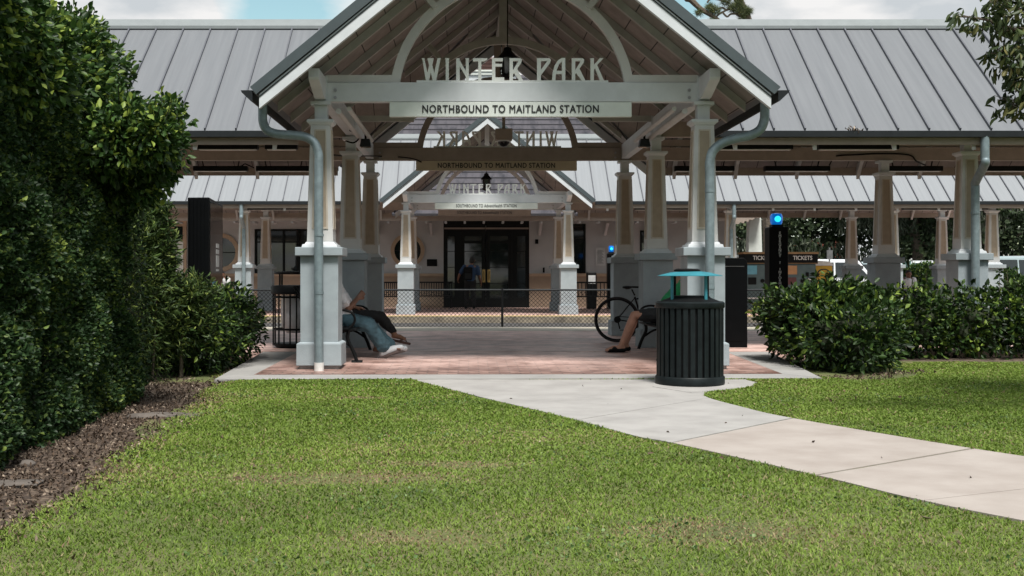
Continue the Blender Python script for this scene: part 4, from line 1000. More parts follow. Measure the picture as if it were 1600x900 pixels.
p2_ = thing('white_garden_wall', ((1140-732)*39.2/1800, 39.3, 0.05), 'low white wall with a taller block left of the tapering pier', 'wall')
MB().box(-0.75,0.35,-0.1,0.1,0,1.75).build('wall_face', M['signw'], p2_); MB().box(-0.8,0.4,-0.13,0.13,1.7501,1.82).build('coping', M['white'], p2_)
# scalloped brown awning at the station's right end
aw = thing('scalloped_awning', ((1165-732)*38.5/1800, 38.5, 0), 'brown scalloped awning edge at the right end of the station', 'awning')
sc = MB()
def ax(px): return (px-1165)*38.5/1800
def az(py): return H+(433-py)*38.5/1800
up_ = [(ax(1148),az(334)),(ax(1194),az(334))]
pts = [(1194,336),(1186,341),(1180,340),(1176,344),(1171,343),(1169,347),(1164,345),(1162,349),(1157,347),(1154,350),(1148,350)]
sc.prism(up_+[(ax(a),az(b)) for a,b in pts], 0, 0.06); sc.build('valance', M['beam'], aw)
MB().box(ax(1148),ax(1194),0.061,1.4,az(334)-0.03,az(334)).build('roof_panel', M['soffit'], aw)

# ------------------------------------------------------------------ kiosks and bins
kd = thing('display_kiosk', (-3.375, 15.0, 0.0), 'tall black display kiosk with a glass screen behind the left shrubs', 'kiosk')
MB().add([(-0.29,0.03,0),(0,0,0),(-0.165*1,1.6,0),(-0.46,1.63,0),(-0.29,0.03,2.16),(0,0,2.16),(-0.165,1.6,2.16),(-0.46,1.63,2.16)], [(0,3,2,1),(4,5,6,7),(0,1,5,4),(1,2,6,5),(2,3,7,6),(3,0,4,7)]).build('cabinet', M['kiosk'], kd, bevel=0.01)
nrm = Vector((1.6,0.165,0)).normalized()
def kpt(t, z, off): p = Vector((0,0,0)).lerp(Vector((-0.165,1.6,0)), t)+nrm*off; return (p.x, p.y, z)
def kplate(t0, t1, z0, z1, off, name, m, lab=None):
    o = MB().add([kpt(t0,z0,off),kpt(t1,z0,off),kpt(t1,z1,off),kpt(t0,z1,off),kpt(t0,z0,0.001),kpt(t1,z0,0.001),kpt(t1,z1,0.001),kpt(t0,z1,0.001)], [(0,1,2,3),(4,7,6,5),(0,4,5,1),(1,5,6,2),(2,6,7,3),(3,7,4,0)]).build(name, m, kd)
kplate(0.04,0.94,0.3,2.12,0.006,'screen_glass', M['glass_black'])
for i, (a, b) in enumerate(((1.62,1.68),(1.54,1.60),(1.36,1.52),(1.30,1.33))): kplate(0.45,0.66,a-0.1,b-0.1,0.009,'notice', M['paper'])
kplate(0.2,0.5,0.98,1.06,0.009,'notice', M['bluepaper'])
for k in range(5): kd_r = MB().box(-0.27+k*0.05,-0.262+k*0.05,0.0,0.028-k*0.005,0.02,2.14).build('rib', M['kiosk'], kd)
vk = thing('validator_kiosk', (3.98, 17.5, 0.06), 'plain black waist-high kiosk right of the front right pedestal', 'kiosk')
MB().prism([(-0.26,0),(0.21,0),(0.21,1.28),(0.16,1.35),(-0.26,1.35)], -0.2, 0.2).build('cabinet', M['kiosk'], vk, bevel=0.008)
MB().box(-0.22,0.16,-0.206,-0.2001,1.22,1.226).build('seam', M['steel'], vk)
MB().box(-0.20,0.14,-0.205,-0.2001,0.10,1.18).build('door_panel', M['kiosk'], vk)

def slat_bin(x, y, z, label):
    o = thing('litter_bin', (x, y, z), label, 'litter bin')
    R0 = 0.355
    MB().lathe([(R0-0.03,0.03),(R0-0.03,0.82)], n=40).build('liner', M['blackm'], o)
    for k in range(30):
        a = 2*math.pi*k/30
        c, s = math.cos(a), math.sin(a); t = Vector((-s, c, 0)); r_ = Vector((c, s, 0))
        mb = MB(); 
        vs = []
        for z_, rr in ((0.05, R0-0.006), (0.79, R0-0.006), (0.86, R0-0.015)):
            for tt, oo in ((-0.023,0),(0.023,0),(0.023,-0.012),(-0.023,-0.012)): vs.append(tuple(r_*(rr+oo)+t*tt+Vector((0,0,z_))))
        mb.add(vs, [(0,1,5,4),(1,2,6,5),(2,3,7,6),(3,0,4,7),(4,5,9,8),(5,6,10,9),(6,7,11,10),(7,4,8,11),(0,3,2,1),(8,9,10,11)])
        mb.build('slat', M['greenm'], o)
    MB().lathe([(R0-0.02,0.0),(R0+0.005,0.0),(R0+0.008,0.01),(R0+0.008,0.075),(R0,0.085),(R0-0.02,0.085)], n=48, closed=True).build('base_ring', M['greenm'], o, smooth=True)
    MB().lathe([(R0-0.02,0.80),(R0+0.0,0.80),(R0+0.006,0.81),(R0+0.006,0.855),(R0-0.01,0.868),(R0-0.02,0.868)], n=48, closed=True).build('top_ring', M['greenm'], o, smooth=True)
    MB().lathe([(R0-0.021,0.862),(0.22,0.905),(0.20,0.925),(0.13,0.93),(0.13,0.90)], n=48).build('lid', M['blackm'], o, smooth=True)
    bn = MB().lathe([(0.34,1.135),(0.34,1.14),(0.20,1.175),(0.11,1.185),(0.0101,1.19)], n=40).build('bonnet', M['teal'], o, smooth=True)
    MB().lathe([(0.14,1.186),(0.14,1.20),(0.11,1.213),(0.01,1.216)], c=(-0.03,0,0), n=28).build('cap', M['blackm'], bn, smooth=True)
    for k in range(4):
        a = math.pi/4+k*math.pi/2-0.25
        MB().tube([(0.245*math.cos(a), 0.245*math.sin(a), 0.87), (0.245*math.cos(a), 0.245*math.sin(a), 1.155)], 0.017, 10).build('post', M['teal'] if math.sin(a) < 0 else M['blackm'], o)
    return o
slat_bin(2.345, 12.2, -0.004, 'dark green slatted litter bin with teal rain bonnet on the path')

lb = thing('litter_bin', (-2.64, 17.35, 0.062), 'black barred litter bin with clear bag beside the left front pedestal', 'litter bin')
for k in range(20):
    a = 2*math.pi*k/20; MB().tube([(0.30*math.cos(a),0.30*math.sin(a),0.05),(0.30*math.cos(a),0.30*math.sin(a),0.80)], 0.012, 6).build('bar', M['blackm'], lb)
for z in (0.05, 0.28, 0.76): MB().lathe([(0.295,z-0.015),(0.31,z-0.015),(0.31,z+0.015),(0.295,z+0.015)], n=32, closed=True).build('hoop', M['blackm'], lb)
MB().lathe([(0.24,0.0),(0.27,0.02),(0.27,0.06),(0.24,0.07)], n=32).build('base', M['blackm'], lb)
MB().lathe([(0.30,0.80),(0.335,0.82),(0.335,0.90),(0.31,0.935),(0.20,0.94)], n=32).build('rim', M['blackm'], lb, smooth=True)
MB().lathe([(0.10,0.22),(0.16,0.30),(0.19,0.5),(0.18,0.78)], n=14).build('bag', M['bag'], lb, smooth=True)
MB().lathe([(0.26,1.10),(0.30,1.115),(0.26,1.14),(0.05,1.15)], n=32).build('hood', M['blackm'], lb, smooth=True)
for a in (0.6, 2.5, 3.9, 5.5): MB().tube([(0.24*math.cos(a),0.24*math.sin(a),0.93),(0.24*math.cos(a),0.24*math.sin(a),1.11)], 0.014, 8).build('hood_post', M['blackm'], lb)

# ------------------------------------------------------------------ benches
def bench(x, y, face, label, ln=2.0, z=0.04):
    """face +1: sitters look to +X. origin at the middle of the bench on the ground"""
    o = thing('bench', (x, y, z), label, 'bench', 'black slatted benches with cast arms')
    f = face
    for k in range(6):
        u = -0.20+k*0.082; zz = 0.42+0.012*math.cos(k*0.9) - (0.02 if k == 5 else 0)
        MB().box(min(f*u, f*(u+0.066)), max(f*u, f*(u+0.066)), -ln/2, ln/2, zz, zz+0.022).build('seat_slat', M['blackm'], o)
    for k in range(6):
        zz = 0.50+k*0.075; u = -0.235-0.045*k
        mb = MB(); mb.bar((f*u, -ln/2, zz), (f*u, ln/2, zz), 0.06, 0.02, up=(f*0.85,0,0.5)); mb.build('back_slat', M['blackm'], o)
    for s in (-1, 1):
        y_ = s*(ln/2-0.06)
        e = MB()
        e.tube(smooth_path([(f*0.30,y_,0),(f*0.25,y_,0.14),(f*0.18,y_,0.30),(f*0.20,y_,0.42)],5), 0.024, 8)
        e.tube(smooth_path([(-f*0.42,y_,0),(-f*0.32,y_,0.2),(-f*0.22,y_,0.42),(-f*0.34,y_,0.7),(-f*0.50,y_,0.96)],5), 0.022, 8)
        e.tube(smooth_path([(f*0.22,y_,0.20),(f*0.02,y_,0.31),(-f*0.2,y_,0.24)],5), 0.016, 8)
        e.tube([(f*0.24,y_,0.40),(-f*0.24,y_,0.40)], 0.018, 8)
        e.tube([(f*0.23,y_,0.0),(f*0.37,y_,0.0)], 0.024, 8); 
        e.build('cast_leg', M['blackm'], o, smooth=True)
        a = MB(); a.tube(smooth_path([(f*0.20,y_,0.42),(f*0.27,y_,0.52),(f*0.24,y_,0.62),(f*0.12,y_,0.66),(-f*0.05,y_,0.64),(-f*0.30,y_,0.66)],6), 0.016, 8)
        a.build('armrest', M['blackm'], o, smooth=True)
    return o
bench(-1.72, 15.72, 1, 'black bench on the left under the near gable, two people on it', 2.2)
bench(2.80, 15.95, -1, 'black bench on the right under the near gable, partly behind the bin', 2.2)
def wall_bench(px, Y, label, wd=1.5):
    o = thing('bench', ((px-732)*Y/1800, Y, 0.062), label, 'bench', 'black benches against the station wall')
    for k in range(18):
        x = -wd/2+0.04+k*(wd-0.08)/17; MB().bar((x,0.2,0.42),(x,0.30,0.86),0.03).build('back_slat', M['blackm'], o)
    MB().box(-wd/2,wd/2,-0.25,0.2,0.40,0.43).build('seat', M['blackm'], o); MB().bar((-wd/2,0.305,0.88),(wd/2,0.305,0.88),0.05).build('top_rail', M['blackm'], o)
    for s in (-1,1):
        MB().box(s*(wd/2-0.04)-0.025,s*(wd/2-0.04)+0.025,-0.24,0.24,0,0.3999).build('leg', M['blackm'], o)
wall_bench(672, 39.2, 'black slatted bench against the wall left of the station doors')
wall_bench(925, 38.2, 'black slatted bench beside the right column of the far gable', 2.2)
wall_bench(620, 38.4, 'black slatted bench under the round window', 1.2)
wall_bench(345, 38.9, 'black slatted bench beside the left round window', 1.6)
wall_bench(1415, 36.0, 'black bench under the seated man in white', 1.6)

# ------------------------------------------------------------------ bicycle
bk = thing('bicycle', (2.41, 18.7, 0.062), 'black bicycle leaning behind the right bench, only its rear shown', 'bicycle')
def ringm(mb, c, R_, r, n=48, m=8):
    vs, fs = [], []
    for i in range(n):
        a = 2*math.pi*i/n
        for k in range(m):
            b = 2*math.pi*k/m; vs.append((c[0]+(R_+r*math.cos(b))*math.cos(a), c[1]+r*math.sin(b), c[2]+(R_+r*math.cos(b))*math.sin(a)))
    for i in range(n):
        for k in range(m): fs.append((i*m+k, i*m+(k+1)%m, ((i+1)%n)*m+(k+1)%m, ((i+1)%n)*m+k))
    mb.add(vs, fs)
for wxo in (0, 1.03):
    t = MB(); ringm(t, (wxo,0,0.37), 0.352, 0.018); wo_ = t.build('wheel', M['rubber'], bk, smooth=True)
    t = MB(); ringm(t, (wxo,0,0.37), 0.325, 0.010); t.build('rim', M['blackm'], wo_, smooth=True)
    t = MB()
    for k in range(20):
        a = 2*math.pi*k/20; t.bar((wxo, 0.02*(-1)**k, 0.37), (wxo+0.32*math.cos(a), 0, 0.37+0.32*math.sin(a)), 0.0028)
    t.tube([(wxo,-0.05,0.37),(wxo,0.05,0.37)], 0.022, 10); t.build('spokes', M['steel'], wo_)
BB = (0.42,0,0.30); ST = (0.24,0,0.86)
fr_ = MB(); fr_.tube([BB,(0.29,0,0.74)],0.016,8); fr_.tube([(0.29,0,0.76),ST],0.013,8); fr_.tube([(0,0.05,0.37),BB],0.009,8); fr_.tube([(0,-0.05,0.37),BB],0.009,8)
fr_.tube([(0,0.05,0.37),(0.29,0,0.72)],0.008,8); fr_.tube([(0,-0.05,0.37),(0.29,0,0.72)],0.008,8); fr_.tube([BB,(0.88,0,0.70)],0.018,8); fr_.tube([(0.30,0,0.70),(0.86,0,0.82)],0.014,8); fr_.tube([(0.85,0,0.86),(0.89,0,0.68),(1.03,0,0.37)],0.014,8)
fr_.build('frame', M['blackm'], bk, smooth=True)
sd_ = MB(); sd_.lathe([(0.02,0.86),(0.085,0.885),(0.08,0.91),(0.02,0.92)], c=(0.17,0,0), n=14); sd_.bar((0.2,0,0.90),(0.37,0,0.895),0.04,0.03)
sd_.build('saddle', M['blackm'], bk, bevel=0.008)
hb = MB(); hb.tube([(0.80,-0.2,0.90),(0.85,0,0.90),(0.80,0.2,0.90)],0.013,8); hb.tube([(0.80,-0.2,0.90),(0.92,-0.2,0.88),(0.93,-0.2,0.78),(0.84,-0.2,0.75)],0.013,8); hb.build('handlebar', M['blackm'], bk)
cr_ = MB(); cr_.tube([(0.42,-0.06,0.30),(0.42,-0.045,0.30)],0.09,20); cr_.bar((0.42,-0.075,0.30),(0.30,-0.08,0.20),0.02); cr_.bar((0.27,-0.14,0.19),(0.33,-0.08,0.19),0.05,0.015); cr_.build('crank', M['blackm'], bk)
cs_ = MB(); cs_.tube([(0,-0.055,0.37),(0,-0.025,0.37)],0.055,16); cs_.bar((0.01,-0.05,0.34),(0.04,-0.05,0.22),0.03,0.02); cs_.tube([(0,-0.05,0.425),(0.42,-0.05,0.39)],0.006,6); cs_.tube([(0.04,-0.05,0.20),(0.42,-0.05,0.21)],0.006,6); cs_.build('derailleur', M['blackm'], bk)

# ------------------------------------------------------------------ people (capsule skeletons fused by voxel remesh)
def ball(mb, c, r, sc=(1,1,1), n=12):
    vs, fs = [], []; m = n//2
    for i in range(1, m):
        ph = math.pi*i/m
        for k in range(n):
            a = 2*math.pi*k/n; vs.append((c[0]+r*sc[0]*math.sin(ph)*math.cos(a), c[1]+r*sc[1]*math.sin(ph)*math.sin(a), c[2]+r*sc[2]*math.cos(ph)))
    vs.append((c[0],c[1],c[2]+r*sc[2])); vs.append((c[0],c[1],c[2]-r*sc[2])); T0, B0 = len(vs)-2, len(vs)-1
    for i in range(m-2):
        for k in range(n): fs.append((i*n+k, i*n+(k+1)%n, (i+1)*n+(k+1)%n, (i+1)*n+k))
    for k in range(n): fs.append((T0, (k+1)%n, k)); fs.append((B0, (m-2)*n+k, (m-2)*n+(k+1)%n))
    mb.add(vs, fs)
def caps(mb, *chain):
    for (p, r0), (q, r1) in zip(chain[:-1], chain[1:]):
        mb.tube([p, q], [r0, r1], 12)
    for p, r in chain: ball(mb, p, r)
def fuse(mb, name, m, parent, voxel=0.012, smooth_it=4):
    o = mb.build(name, m, parent)
    r = o.modifiers.new('remesh', 'REMESH'); r.mode = 'VOXEL'; r.voxel_size = voxel; r.use_smooth_shade = True
    s = o.modifiers.new('smooth', 'SMOOTH'); s.factor = 0.5; s.iterations = smooth_it
    return o
def V(*a): return Vector(a)
def hand(mb, wrist, d, palm_n, s=1.0, curl=0.5, side=1):
    """palm and five fingers; d points along the hand, palm_n is the palm's facing direction"""
    d = Vector(d).normalized(); n = Vector(palm_n); n = (n-d*n.dot(d)).normalized(); t = d.cross(n)*side
    w0 = Vector(wrist); c = w0+d*0.05*s
    for k in range(-1, 2): caps(mb, (w0+t*0.012*k*s, 0.018*s), (w0+d*0.085*s+t*0.022*k*s, 0.015*s))
    for k, (o, l) in enumerate(((-0.030,0.062),(-0.010,0.074),(0.011,0.070),(0.031,0.055))):
        b = w0+d*0.088*s+t*o*s; p1 = b+(d*math.cos(curl*0.5)+n*math.sin(curl*0.5))*l*0.5*s
        p2 = p1+(d*math.cos(curl*1.3)+n*math.sin(curl*1.3))*l*0.3*s; p3 = p2+(d*math.cos(curl*2)+n*math.sin(curl*2))*l*0.25*s
        caps(mb, (b, 0.0095*s), (p1, 0.0088*s), (p2, 0.008*s), (p3, 0.007*s))
    tb = w0+d*0.03*s-t*0.03*s; t1 = tb+(d*0.6-t*0.6+n*0.4).normalized()*0.04*s; t2 = t1+(d*0.9+n*0.4).normalized()*0.03*s
    caps(mb, (tb, 0.014*s), (t1, 0.011*s), (t2, 0.009*s))
def head(mb, c, fwd, r=0.098):
    f = Vector(fwd).normalized(); up = V(0,0,1); sd = f.cross(up).normalized()
    ball(mb, c+f*0.0, r, (0.85,0.85,1.08), 16); ball(mb, c+f*0.03-up*0.055, r*0.66, (1,1,0.95), 12)
    caps(mb, (c+f*0.085+up*0.015, 0.010), (c+f*0.105-up*0.018, 0.014))            # nose
    ball(mb, c+f*0.082-up*0.055, 0.018, (1,1,0.5)); ball(mb, c+f*0.078-up*0.088, 0.026)  # lips, chin
    ball(mb, c+f*0.07+up*0.03, 0.05, (1,1,0.4))                                    # brow
    for s in (-1, 1): ball(mb, c+sd*0.086*s-up*0.005, 0.026, (0.6,0.6,1.1))
def eyes(c, fwd, parent):
    f = Vector(fwd).normalized(); up = V(0,0,1); sd = f.cross(up).normalized(); mb = MB()
    for s in (-1, 1): ball(mb, c+f*0.084+sd*0.032*s+up*0.008, 0.011)
    mb.build('eyes', M['hair'], parent, smooth=True)
    mo = MB(); mo.bar(c+f*0.099-sd*0.022-up*0.054, c+f*0.099+sd*0.022-up*0.054, 0.004); mo.build('mouth', M['brownl'], parent)
def hair(c, fwd, parent, r=0.106, m='hair'):
    f = Vector(fwd).normalized(); mb = MB(); ball(mb, c-f*0.018+V(0,0,0.022), r, (0.88,0.88,1.0), 16); ball(mb, c-f*0.04-V(0,0,0.03), r*0.82, (0.9,0.9,0.9), 14)
    return fuse(mb, 'hair', M[m], parent, 0.012, 2)
class P: pass
def person(loc, f, label, hip, knees, ankles, toes, chest, neck, hd, hdf, shoulders, elbows, wrists, hands, skin, group=None, sc=1.0, torso_r=0.135):
    """all points local (x,y,z) Vectors; arrays are [near, far]"""
    o = thing('person', loc, label, 'person', group)
    b = MB()
    caps(b, (hip, torso_r), (hip.lerp(chest, 0.5), torso_r*0.92), (chest, torso_r)); 
    sh0, sh1 = shoulders
    caps(b, (sh0, 0.065), (chest+V(0,0,0.07), 0.09), (sh1, 0.065)); caps(b, (chest+V(0,0,0.05), 0.06), (neck, 0.052), (hd-V(0,0,0.05), 0.05))
    head(b, hd, hdf)
    for i in (0, 1):
        h = hip+V(0, (-0.09, 0.09)[i], 0)*1.0 if abs(f.x) > 0.5 else hip+V((-0.09, 0.09)[i], 0, 0)
        caps(b, (h, 0.088), (knees[i], 0.056)); caps(b, (knees[i], 0.056), (knees[i].lerp(ankles[i], 0.35), 0.056), (ankles[i], 0.036))
        d = (toes[i]-ankles[i]); caps(b, (ankles[i]-V(0,0,0.03)-d*0.18, 0.032), (ankles[i].lerp(toes[i], 0.5)+V(0,0,0.0), 0.035), (toes[i], 0.024))
        for k in range(5):
            tt = d.cross(V(0,0,1)).normalized()*(k-2)*0.015; caps(b, (toes[i]-d*0.1+tt, 0.010), (toes[i]+d*(0.13-0.02*abs(k-1))+tt-V(0,0,0.006), 0.0085))
        caps(b, (shoulders[i], 0.052), (elbows[i], 0.040), (elbows[i].lerp(wrists[i], 0.3), 0.040), (wrists[i], 0.027))
        hand(b, wrists[i], hands[i][0], hands[i][1], 1.0, hands[i][2], hands[i][3])
    body = fuse(b, 'body', skin, o, 0.0085, 2)
    eyes(hd, hdf, o); hair(hd, hdf, o)
    return o
def clothes(o, name, m, chains, voxel=0.013, it=3):
    b = MB()
    for c in chains: caps(b, *c)
    ob = fuse(b, name, m, o, voxel, it)
    tx = bpy.data.textures.new('folds', 'CLOUDS'); tx.noise_scale = 0.06; tx.noise_depth = 3
    dm = ob.modifiers.new('folds', 'DISPLACE'); dm.texture = tx; dm.strength = 0.034; dm.mid_level = 0.5; dm.texture_coords = 'LOCAL'
    return ob
FX = V(1,0,0)
def px3(px, py, Y, o): p = pxp(px, py, Y); return V(*p)-Vector(o)

# P1 jeans and white shirt (origin on the ground below the bench seat)
O = (-1.72, 15.45, 0.03)
hip = V(-0.06, 0, 0.55); kn = [V(0.40,-0.12,0.445), V(0.37,0.14,0.46)]; an = [V(0.61,-0.13,0.13), V(0.66,0.12,0.13)]; to = [V(0.80,-0.15,0.14), V(0.84,0.13,0.13)]
ch = V(-0.13,0,0.88); nk = V(-0.17,0,1.06); hd = V(-0.16,0,1.21)
sh = [V(-0.06,-0.19,0.97), V(-0.08,0.19,0.97)]; el = [V(0.13,-0.18,0.67), V(0.12,0.16,0.68)]; wr = [V(0.235,-0.05,0.80), V(0.225,0.05,0.81)]
p1o = person(O, FX, 'person in blue jeans and white shirt, nearer on the left bench', hip, kn, an, to, ch, nk, hd, FX, sh, el, wr, [((0.5,0.15,0.5),(-0.2,1,0),0.9,1), ((0.5,-0.15,0.5),(-0.2,-1,0),0.9,-1)], M['skind'])
clothes(p1o, 'shirt', M['shirtw'], [[(hip+V(0,0,0.02),0.165),(hip.lerp(ch,0.5),0.155),(ch,0.155),(ch+V(0,0,0.08),0.11)], [(sh[0],0.09),(sh[0].lerp(el[0],0.72),0.082)], [(sh[1],0.085),(sh[1].lerp(el[1],0.72),0.08)], [(sh[0],0.08),(sh[1],0.08)], [(hip+V(0.05,-0.06,0.02),0.14),(hip+V(0.14,-0.07,0.04),0.10)]])
clothes(p1o, 'jeans', M['jeans'], [[(hip,0.15),(hip+V(0,0.06,-0.01),0.14)], [(hip+V(0,-0.08,-0.01),0.125),(hip.lerp(kn[0],0.6)+V(0,-0.03,0),0.105),(kn[0],0.092),(kn[0].lerp(an[0],0.5),0.092),(an[0]+V(-0.02,0,0.04),0.098)], [(hip+V(0,0.08,-0.01),0.125),(kn[1],0.092),(kn[1].lerp(an[1],0.5),0.09),(an[1]+V(-0.02,0,0.04),0.096)]])
def shoe(o, ank, toe, m_up, m_so, w=0.045, open_=False):
    d = (toe-ank); d2 = V(d.x, d.y, 0).normalized() if abs(d.z) < 0.02 else d.normalized()
    h = ank-V(0,0,0.055)-d2*0.05
    if not open_:
        b = MB(); caps(b, (ank-V(0,0,0.01), 0.058), (h+V(0,0,0.022), 0.056)); caps(b, (h+V(0,0,0.022), 0.056), (h+d2*0.15+V(0,0,0.016), 0.054), (h+d2*0.26+V(0,0,0.0), 0.040)); fuse(b, 'shoe', m_up, o, 0.009, 3)
    sd = d2.cross(V(0,0,1)).normalized(); up = sd.cross(d2)
    mb = MB(); vs = []
    n = 20; base = h-V(0,0,0.046)
    for lay in (0, 1):
        for k in range(n):
            a = 2*math.pi*k/n; u = math.cos(a); vv = math.sin(a)
            wd = w*(1.0+0.18*u); vs.append(base+d2*(0.105+0.165*u)+sd*wd*vv+up*(0.034*lay))
    mb.add(vs, [tuple(range(n-1,-1,-1)), tuple(range(n,2*n))]+[(k,(k+1)%n,n+(k+1)%n,n+k) for k in range(n)])
    so__ = mb.build('sole', m_so, o, bevel=0.004)
    if open_:
        st_ = MB(); tp = base+d2*0.17+up*0.05
        st_.tube(smooth_path([base+d2*0.10+sd*0.05+up*0.02, tp+sd*0.03+up*0.025, tp-sd*0.02+up*0.03, base+d2*0.12-sd*0.05+up*0.02],5), 0.011, 6)
        st_.tube(smooth_path([base+d2*0.22+up*0.02, tp+up*0.03],4), 0.008, 6)
        st_.build('strap', m_so, o)
upd = V(1,0,0.42).normalized()
for i in (0,): shoe(p1o, an[i]+V(0.02,0,0.0), an[i]+V(0.02,0,0.0)+upd*0.2, M['shoew'], M['sole'], 0.062)
shoe(p1o, an[1]+V(0.0,0,0.0), an[1]+V(1,0,0.25).normalized()*0.2, M['shoew'], M['sole'], 0.062)

# P2 black leggings, crossed leg
O = (-1.72, 16.2, 0.035)
def q2(px, py): p = pxp(px, py, 16.1); return V(p[0]-O[0], 0, p[2]-O[2])
hip = V(-0.08,0,0.54); k1 = q2(594,493); a1 = q2(617,523); t1 = q2(632,530)
kn = [V(k1.x,-0.06,k1.z-0.02), V(0.36,0.12,0.47)]; an = [V(a1.x,-0.06,a1.z+0.0), V(0.42,0.12,0.08)]; to = [V(t1.x,-0.08,t1.z), V(0.58,0.13,0.03)]
ch = V(-0.26,0,0.90); nk = V(-0.28,0,1.06); hd = V(-0.27,0,1.20)
sh = [V(-0.24,-0.17,1.0), V(-0.25,0.17,1.0)]; el = [V(-0.05,-0.2,0.75), V(-0.05,0.2,0.75)]; wr = [V(0.12,-0.08,0.66), V(0.12,0.08,0.66)]
p2o = person(O, FX, 'person in black leggings with crossed leg, farther on the left bench', hip, kn, an, to, ch, nk, hd, FX, sh, el, wr, [((1,0.2,-0.1),(0,0,-1),0.5,1), ((1,-0.2,-0.1),(0,0,-1),0.5,-1)], M['skin'], torso_r=0.12)
clothes(p2o, 'top', M['legg'], [[(hip,0.14),(hip.lerp(ch,0.5),0.13),(ch,0.135),(ch+V(0,0,0.07),0.1)], [(sh[0],0.07),(sh[0].lerp(el[0],0.6),0.06)], [(sh[1],0.07),(sh[1].lerp(el[1],0.6),0.06)]])
clothes(p2o, 'leggings', M['legg'], [[(hip+V(0,-0.07,0),0.115),(kn[0],0.084),(kn[0].lerp(an[0],0.35),0.078),(an[0]+V(-0.03,0,0.05),0.052)], [(hip+V(0,0.07,0),0.115),(kn[1],0.068),(kn[1].lerp(an[1],0.35),0.064),(an[1]+V(-0.01,0,0.08),0.046)]])
shoe(p2o, an[0]+V(0,0,0.0), an[0]+V(1,0,-0.22).normalized()*0.2, M['brownl'], M['brownl'], 0.042, True)
shoe(p2o, an[1], an[1]+V(0.2,0,0), M['brownl'], M['brownl'], 0.042, True)

# P3 right bench, shorts and sandals, green shirt
O = (2.80, 16.4, 0.045)
def q3(px, py, Y=16.35): p = pxp(px, py, Y); return V(p[0]-O[0], 0, p[2]-O[2])
BX = V(-1,0,0); k = q3(990,492); a = q3(969,533)
hip = V(0.05,0,0.53); kn = [V(k.x,-0.10,k.z), V(k.x+0.06,0.14,k.z-0.01)]; an = [V(a.x,-0.11,0.10), V(a.x+0.10,0.15,0.10)]; to = [V(a.x-0.20,-0.12,0.045), V(a.x-0.08,0.16,0.045)]
ch = V(0.27,0,0.88); nk = V(0.36,0,1.03); hd = V(0.41,0,1.17)
sh = [V(0.30,-0.19,0.98), V(0.30,0.19,0.98)]; el = [V(0.22,-0.24,0.72), V(0.22,0.24,0.72)]; wr = [V(0.0,-0.12,0.68), V(0.0,0.12,0.68)]
p3o = person(O, BX, 'person in black shorts, green shirt and dark sandals on the right bench', hip, kn, an, to, ch, nk, hd, BX, sh, el, wr, [((-1,0.5,0),(0,0,-1),0.5,-1), ((-1,-0.5,0),(0,0,-1),0.5,1)], M['skinl'])
clothes(p3o, 'shirt', M['greensh'], [[(hip+V(0.03,0,0.05),0.165),(hip.lerp(ch,0.45)+V(-0.035,0,0.02),0.175),(ch+V(0.0,0,-0.01),0.155),(ch+V(0.04,0,0.07),0.10)], [(sh[0],0.085),(sh[0].lerp(el[0],0.7),0.07)], [(sh[1],0.085),(sh[1].lerp(el[1],0.7),0.07)]], it=2)
clothes(p3o, 'shorts', M['shorts'], [[(hip,0.15),(hip+V(0.02,0,0),0.15)], [(hip+V(0,-0.08,0),0.12),(hip.lerp(kn[0],0.78),0.088)], [(hip+V(0,0.08,0),0.12),(hip.lerp(kn[1],0.78),0.088)]])
for i in (0,1):
    dd = to[i]-an[i]; d2 = V(dd.x,dd.y,0).normalized(); shoe(p3o, an[i]-V(0,0,0.018), an[i]-V(0,0,0.018)+d2*0.2, M['blackm'], M['blackm'], 0.05, True)
    b = MB(); c0 = an[i]+d2*0.09-V(0,0,0.045); caps(b, (c0+V(0,-0.02,0),0.043), (c0+V(0,0.02,0),0.043), (c0+d2*0.07+V(0,0,-0.012),0.036)); caps(b, (an[i]-d2*0.05-V(0,0,0.05),0.034),(an[i]-d2*0.02-V(0,0,0.055),0.04),(c0-V(0,0,0.02),0.036)); fuse(b, 'sandal_upper', M['blackm'], p3o, 0.01, 2)

# P4 walking to the doors, seen from behind
O = ((735-732)*38.6/1800, 38.6, 0.062); FY = V(0,1,0)
hip = V(0.0,0,0.90); kn = [V(-0.12,0.16,0.50), V(0.10,-0.06,0.48)]; an = [V(-0.14,0.20,0.09), V(0.12,-0.30,0.12)]; to = [V(-0.15,0.36,0.04), V(0.13,-0.16,0.04)]
ch = V(0.02,0.06,1.30); nk = V(0.03,0.09,1.47); hd = V(0.06,0.12,1.62)
sh = [V(-0.19,0.05,1.40), V(0.22,0.05,1.38)]; el = [V(-0.36,0.05,1.16), V(0.30,0.0,1.10)]; wr = [V(-0.42,0.18,0.98), V(0.36,0.02,0.88)]
p4o = person(O, FY, 'person in navy shirt with dark backpack at the station doors, seen from behind', hip, kn, an, to, ch, nk, hd, FY, sh, el, wr, [((0,0.5,-0.6),(1,0,0),0.6,1), ((0.1,0,-1),(-1,0,0),0.6,-1)], M['skin'])
clothes(p4o, 'shirt', M['navy'], [[(hip+V(0,0,0.05),0.16),(hip.lerp(ch,0.5),0.17),(ch,0.175),(ch+V(0,0,0.07),0.12)], [(sh[0],0.085),(sh[0].lerp(el[0],0.8),0.07)], [(sh[1],0.085),(sh[1].lerp(el[1],0.8),0.07)]], 0.02)
clothes(p4o, 'trousers', M['legg'], [[(hip,0.155),(hip+V(0,0,0.03),0.155)], [(hip+V(-0.08,0,0),0.12),(kn[0],0.085),(an[0]+V(0,0,0.03),0.07)], [(hip+V(0.08,0,0),0.12),(kn[1],0.085),(an[1]+V(0,0,0.03),0.07)]], 0.02)
